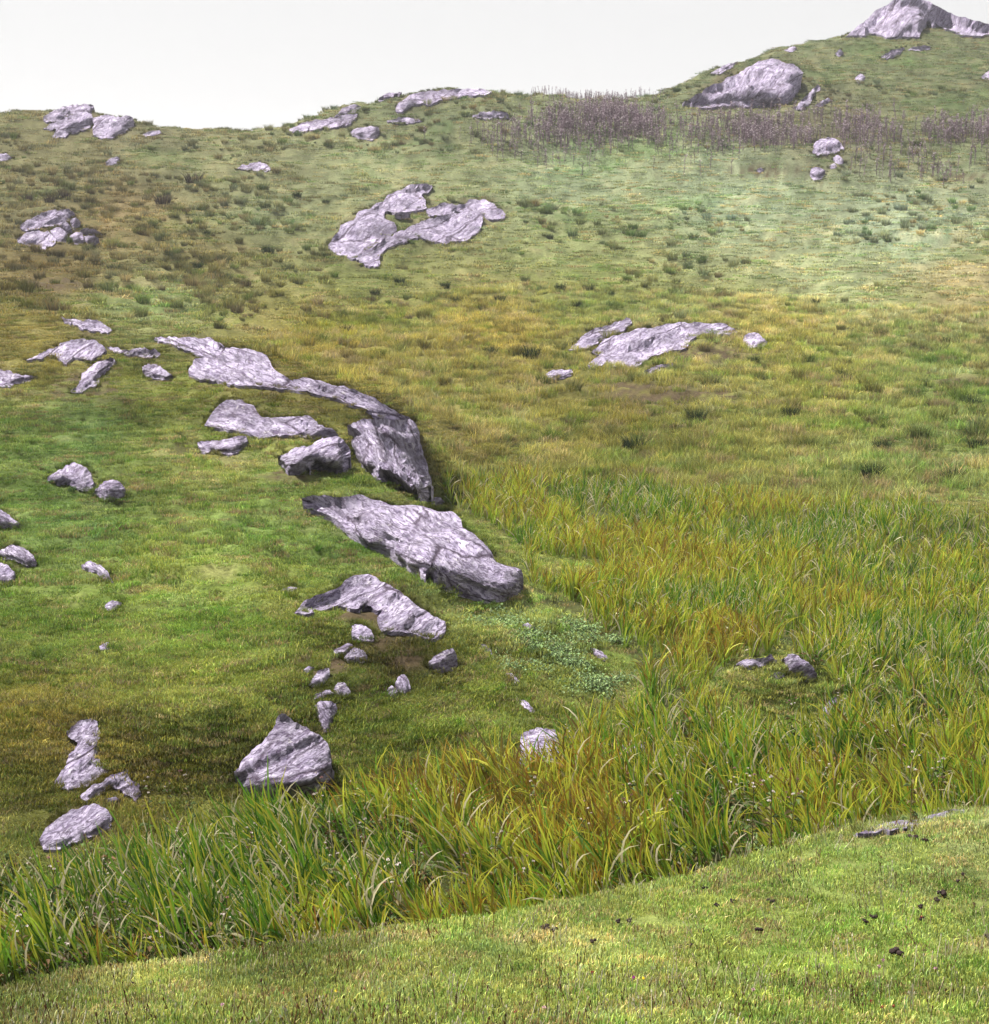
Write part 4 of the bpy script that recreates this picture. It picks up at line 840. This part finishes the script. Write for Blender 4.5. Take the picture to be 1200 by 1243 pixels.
# dead thistles on the far slope
DTM = []
for i in range(8):
    st, hd = thistle(800+i, True); p = [st]+hd; V, F, C_ = [], [], []
    for a, b, c in p: n = len(V); V += list(a); F += [tuple(k+n for k in f) for f in b]; C_ += list(c)
    DTM.append(mesh_np('dead_thistle', V, F, M_weed, True, C_))
def far_thistles():
    n = 60000; x, y, z, px, py = samp(n, 104, 131, .4)
    den = 1.7*np.exp(-(((px-725)/48)**2+((py-150)/26)**2))+.5*np.exp(-(((px-650)/60)**2+((py-172)/12)**2))+.62*np.exp(-((py-163-.008*(px-900))/15)**2)*sstep(px, 735, 780)+.09*np.exp(-(((py-205)/18)**2))*sstep(px, 1010, 1060)+.03*np.exp(-(((py-190)/20)**2))*sstep(px, 560, 620)
    den *= np.clip(.6+1.7*fbm(np.stack([x, y], 1)*.3, 3, 71), .05, 2); den += 1.1*np.exp(-(((px-722)/42)**2+((py-150)/24)**2))
    ok = (rng.random(n) < den*.8) & (rast(RM, px, py) < .5)
    x, y, z, px, py = [q[ok] for q in (x, y, z, px, py)]; m = len(x); s = rng.uniform(.6, 1.3, m)*np.where(py < 140, .6, 1); vi = rng.integers(0, 8, m); rz = rng.uniform(0, 6.28, m)
    vis = (px > 3) & (px < 1197); o = np.argsort(np.where(vis, y/s, 1e4))[:300]; sel = np.zeros(m, bool); sel[o] = True
    for i in o:
        e = link('dead_thistle', DTM[vi[i]], loc=(x[i], y[i], z[i])); e.rotation_euler = (rng.normal(0, .07), rng.normal(0, .07), rz[i]); e.scale = (s[i],)*3
        if px[i] < 775: tag(e, 'dead purple-brown thistle stalk in the thicket on the skyline mound', 'thistle', 'dead thistles of the mound thicket')
        elif py[i] > 188: tag(e, 'dead purple-brown thistle stalk standing loose in the meadow below the thistle belt', 'thistle', 'loose dead thistles in the meadow')
        else: tag(e, 'dead purple-brown thistle stalk in the belt along the foot of the hill', 'thistle', 'dead thistles of the hill-foot belt')
    k = ~sel; m = k.sum(); dt = lib('far_thistle', DTM)
    scatter('thistle_thicket', np.stack([x, y, z], 1)[k], np.repeat(s[k, None], 3, 1), np.stack([rng.normal(0, .07, m), rng.normal(0, .07, m), rz[k]], 1), vi[k], np.ones((m, 3)), dt, 'thicket of dead purple-brown thistles along the foot of the hill', 'thistle')
    print('THISTLES', len(x))
far_thistles()
# dark rush tussocks that stand out singly
def rush_mesh(seed):
    V, F, C_ = blades(170, .26, .2, .5, .014, lean=.28, seed=seed, straw=.06, tuft=True)
    return mesh_np('rush_tussock', V, F, M_weed, True, np.array(C_)*np.array([.024, .042, .014]))
def rush_brown(seed):
    V, F, C_ = blades(170, .3, .2, .55, .014, lean=.3, seed=seed, straw=.1, tuft=True)
    return mesh_np('rush_tussock', V, F, M_weed, True, np.array(C_)*np.array([.05, .038, .034]))
RU = [rush_mesh(900+i) for i in range(4)]; RBm = [rush_brown(910+i) for i in range(4)]
def rush(px, py, s, label, group, ms=RU):
    p = ground([px], [py], 25, 160)[0]; e = link('rush_tussock', random.choice(ms), loc=p); e.rotation_euler = (0, 0, random.random()*6.28); e.scale = (s, s, s*random.uniform(.75, 1)); tag(e, label, 'tussock', group)
for a, b, s in ((235, 222, 2.1), (197, 248, 1.8), (78, 240, 1.5), (60, 246, 1.2), (32, 243, 1.3)): rush(a, b, s, 'large purple-brown rush clump on the tawny upper slope', 'brown rush clumps', RBm)
for a, b, s in ((325, 308, 1.5), (360, 240, 1.3), (140, 330, 1.6), (205, 312, 1.2), (240, 325, 1.1), (275, 340, 1.2), (170, 283, 1.1), (65, 322, 1.1), (110, 305, 1.), (250, 285, 1.), (395, 247, 1.)): rush(a, b, s, 'dark green rush tussock on the tawny upper slope', 'dark tussocks on the upper slope')
for a, b, s in ((455, 358, 1.1), (485, 345, 1.2), (540, 350, 1.1), (607, 366, 1.2), (555, 368, 1.), (680, 352, 1.3), (715, 354, 1.4), (667, 290, 1.), (650, 382, 1.), (700, 372, 1.1), (740, 360, 1.), (420, 403, 1.1), (595, 430, 1.2), (570, 368, 1.)): rush(a, b, s, 'dark green rush tussock where the meadow meets the yellow sedge', 'dark tussocks at the sedge margin')
for a, b, s in ((645, 435, 1.6), (1112, 428, 1.2), (1148, 417, 1.), (770, 545, 1.5), (845, 512, 1.4), (1025, 462, 1.2), (870, 375, 1.), (990, 370, 1.), (1060, 580, 1.3), (1180, 495, 1.3), (1185, 545, 1.2), (915, 440, 1.), (1155, 585, 1.2), (960, 505, 1.1), (1070, 545, 1.1)): rush(a, b, s, 'dark green rush tussock in the yellow sedge flat', 'dark tussocks in the sedge')

# ------------------------------------------------------------------ small things on the sunny bank
def dung_mesh(seed):
    r = np.random.default_rng(seed); bm = bmesh.new()
    for k in range(int(r.integers(3, 6))):
        g = bmesh.ops.create_icosphere(bm, subdivisions=1, radius=.011); o = Vector((r.normal(0, .011), r.normal(0, .011), .006+.006*r.random()))
        for v in g['verts']: v.co = Vector((v.co.x*r.uniform(.9, 1.3), v.co.y*1.05, v.co.z*.85))+o
    me = bpy.data.meshes.new('dropping'); bm.to_mesh(me); bm.free(); me.materials.append(M_dung)
    for p in me.polygons: p.use_smooth = True
    return me
DM = [dung_mesh(i) for i in range(4)]
for a, b, s in ((1083, 1160, 2.), (1146, 1089, 1.5), (1137, 1096, 1.1), (1117, 1105, 1.), (1162, 1072, .9), (1169, 1064, .9), (1118, 1120, 1.), (1062, 1116, 1.), (1052, 1123, 1.), (938, 1097, 1.1), (887, 1096, .9), (870, 1102, .9), (853, 1081, .9), (838, 1150, .8), (825, 1153, .8), (1110, 1021, 1.5), (1122, 1023, 1.2), (477, 1224, 1.7), (660, 1130, 1.8), (672, 1134, 1.1), (718, 1147, 1.), (645, 1146, .8), (750, 1123, 1.), (763, 1122, 1.), (855, 1134, .9), (320, 1197, 1.), (165, 1200, 1.1), (1195, 1140, 1.2), (812, 1088, .8), (636, 1224, .9), (570, 1222, 1.), (920, 1132, 1.2)):
    p = ground([a], [b], 4, 13)[0]; e = link('dropping', random.choice(DM), loc=p+np.array([0, 0, .012])); e.rotation_euler = (0, 0, random.random()*6); e.scale = (s, s, s)
    tag(e, 'small black clump of sheep dropping on the sunny turf bank', 'dropping', 'droppings on the bank')
def flower(seed, c, hgt=.05, hr=.011):
    r = np.random.default_rng(seed); S = ([], [], []); tube(*S, (0, 0, -.01), (.004, 0, hgt), .0016, .0013, np.array([.06, .10, .02]), 3)
    Hd = ([], [], [])
    for k in range(26):
        d = Vector((r.normal(), r.normal(), r.normal()*.8+.3)).normalized(); o = Vector((.004, 0, hgt+.004)); s = d.orthogonal().normalized()*hr*.3; b = len(Hd[0])
        Hd[0].extend([tuple(o), tuple(o+d*hr*.9+s), tuple(o+d*hr*1.1), tuple(o+d*hr*.9-s)]); Hd[1].extend([(b, b+1, b+2), (b, b+2, b+3)]); Hd[2].extend([np.array(c)*r.uniform(.7, 1.2)]*4)
    return mesh_np('flower_stem', *S[:2], M_weed, True, S[2]), mesh_np('flower_head', *Hd[:2], M_weed, True, Hd[2])
FL = {'pink': flower(1, (.46, .28, .34)), 'red': flower(2, (.30, .03, .05), .045, .010), 'yellow': flower(3, (.75, .55, .03), .04, .008), 'purple': flower(4, (.36, .05, .30), .045, .010)}
for a, b, c in ((1134, 1186, 'pink'), (1072, 1176, 'pink'), (1066, 1183, 'pink'), (1070, 1233, 'red'), (1084, 1232, 'red'), (1057, 1226, 'red'), (769, 1196, 'purple'), (780, 1196, 'yellow'), (5, 1212, 'yellow'), (407, 1212, 'yellow'), (460, 1212, 'pink'), (270, 1232, 'pink'), (625, 1240, 'red'), (718, 1190, 'red'), (343, 1216, 'red'), (442, 1210, 'red'), (1118, 1121, 'red'), (914, 1213, 'pink'), (660, 1236, 'pink')):
    p = ground([a], [b], 4, 13)[0]; e = link('clover_flower', None, loc=p); e.scale = (.9,)*3; e.rotation_euler = (0, 0, random.random()*6); e.empty_display_size = .02; link('flower_stem', FL[c][0], e); link('flower_head', FL[c][1], e)
    tag(e, {'pink': 'pale pink clover head in the sunny turf bank', 'red': 'dark red flower head in the sunny turf bank', 'yellow': 'tiny yellow flower in the sunny turf bank', 'purple': 'bright purple flower beside a yellow one in the turf bank'}[c], 'flower', c+' flowers on the bank')
# brown seed spikes, whitish bits and dark leaf rosettes through the bank turf
def spikes(seed, c, n, h0, h1, hr):
    r = np.random.default_rng(seed); V, F, C_ = [], [], []
    for k in range(n):
        x, y = r.normal(0, .05, 2); h = r.uniform(h0, h1); e = (x+r.normal(0, .008), y+r.normal(0, .008), h); cc = np.array(c)*r.uniform(.6, 1.4)
        tube(V, F, C_, (x, y, 0), e, .0013, .0011, cc, 3); tube(V, F, C_, e, (e[0], e[1], h+hr*2.6), hr*.9, hr*.4, cc*1.0, 4)
    return mesh_np('seed_spike', V, F, M_weed, True, C_)
sp_lib = lib('seed_spike', [spikes(i, ((.085, .04, .022), (.12, .07, .03), (.06, .028, .02), (.34, .30, .19), (.38, .36, .26))[i], (3, 4, 2, 3, 4)[i], .03, .085, .0032) for i in range(5)])
x, y, z, px, py = samp(5200, 5, 14.5); ok = (z > .3) & (y < 14) & (fbm(np.stack([x, y], 1)*.8, 2, 55)+rng.normal(0, .3, 5200) > -.1); q = np.stack([x, y, z], 1)[ok]; m = len(q)
scatter('seed_spikes', q, rng.uniform(.7, 1.7, (m, 1))*np.ones(3), np.stack([rng.normal(0, .2, m), rng.normal(0, .2, m), rng.uniform(0, 6.28, m)], 1), rng.integers(0, 5, m), np.ones((m, 3)), sp_lib, 'thin brown and straw seed spikes rising from the bank turf', 'seed spikes')
# low weeds in the open corner of the hollow and along the foot of the bank
def weed(seed):
    r = np.random.default_rng(seed); V, F, C_ = [], [], []
    for k in range(34):
        x, y = r.normal(0, .07, 2); h = r.uniform(.02, .22); d = r.random()*6.28; L_ = r.uniform(.03, .07); wd = L_*.3; dx, dy = math.cos(d), math.sin(d); b = len(V)
        c = np.array([.05, .075, .022])*r.uniform(.6, 1.6) if r.random() < .72 else np.array([.10, .06, .03])*r.uniform(.6, 1.5)
        V += [(x, y, h), (x+dx*L_*.5-dy*wd, y+dy*L_*.5+dx*wd, h+.02), (x+dx*L_, y+dy*L_, h+r.normal(0, .02)), (x+dx*L_*.5+dy*wd, y+dy*L_*.5-dx*wd, h+.02)]; F += [(b, b+1, b+2), (b, b+2, b+3)]; C_ += [c]*4
        tube(V, F, C_, (x*.6, y*.6, 0), (x, y, h), .003, .002, c*.8, 3)
    return mesh_np('weed', V, F, M_weed, True, C_)
wd_lib = lib('weed', [weed(1000+i) for i in range(5)])
x, y, z, px, py = samp(60000, 11.5, 22, .44)
inner = in_poly(px, py, [(-200, 1060), (60, 1050), (230, 1050), (240, 1215), (100, 1240), (-200, 1260)]); bed = in_iris(px, py, x, y, z)
ok = ((inner & (rng.random(60000) < .005*np.clip(1+2*fbm(np.stack([x, y], 1)*1.2, 2, 6), 0, 2))) | (bed & (rng.random(60000) < .015))) & (z < .6); q = np.stack([x, y, z], 1)[ok]; m = len(q)
scatter('hollow_weeds', q, rng.uniform(.6, 1.4, (m, 1))*np.ones(3), np.stack([rng.normal(0, .15, m), rng.normal(0, .15, m), rng.uniform(0, 6.28, m)], 1), rng.integers(0, 5, m), np.ones((m, 3)), wd_lib, 'low dark green and brown weeds in the open corner of the hollow', 'weeds')

# ------------------------------------------------------------------ thin sea haze in the air
def haze():
    V = np.array([(x, y, z) for x in (-700, 700) for y in (-40, 960) for z in (-30, 70)], float)
    F = [(0, 1, 3, 2), (4, 6, 7, 5), (0, 4, 5, 1), (2, 3, 7, 6), (0, 2, 6, 4), (1, 5, 7, 3)]
    m = bpy.data.materials.new('haze'); m.use_nodes = True; t = m.node_tree; t.nodes.clear(); o = t.nodes.new('ShaderNodeOutputMaterial'); v = t.nodes.new('ShaderNodeVolumePrincipled')
    v.inputs['Color'].default_value = (.93, .95, 1, 1); v.inputs['Density'].default_value = .00032; v.inputs['Anisotropy'].default_value = .3
    t.links.new(v.outputs[0], o.inputs['Volume']); tag(link('haze', mesh_np('haze', V, F, m, False)), 'thin pale sea haze filling the air', 'haze', kind='stuff')
haze()
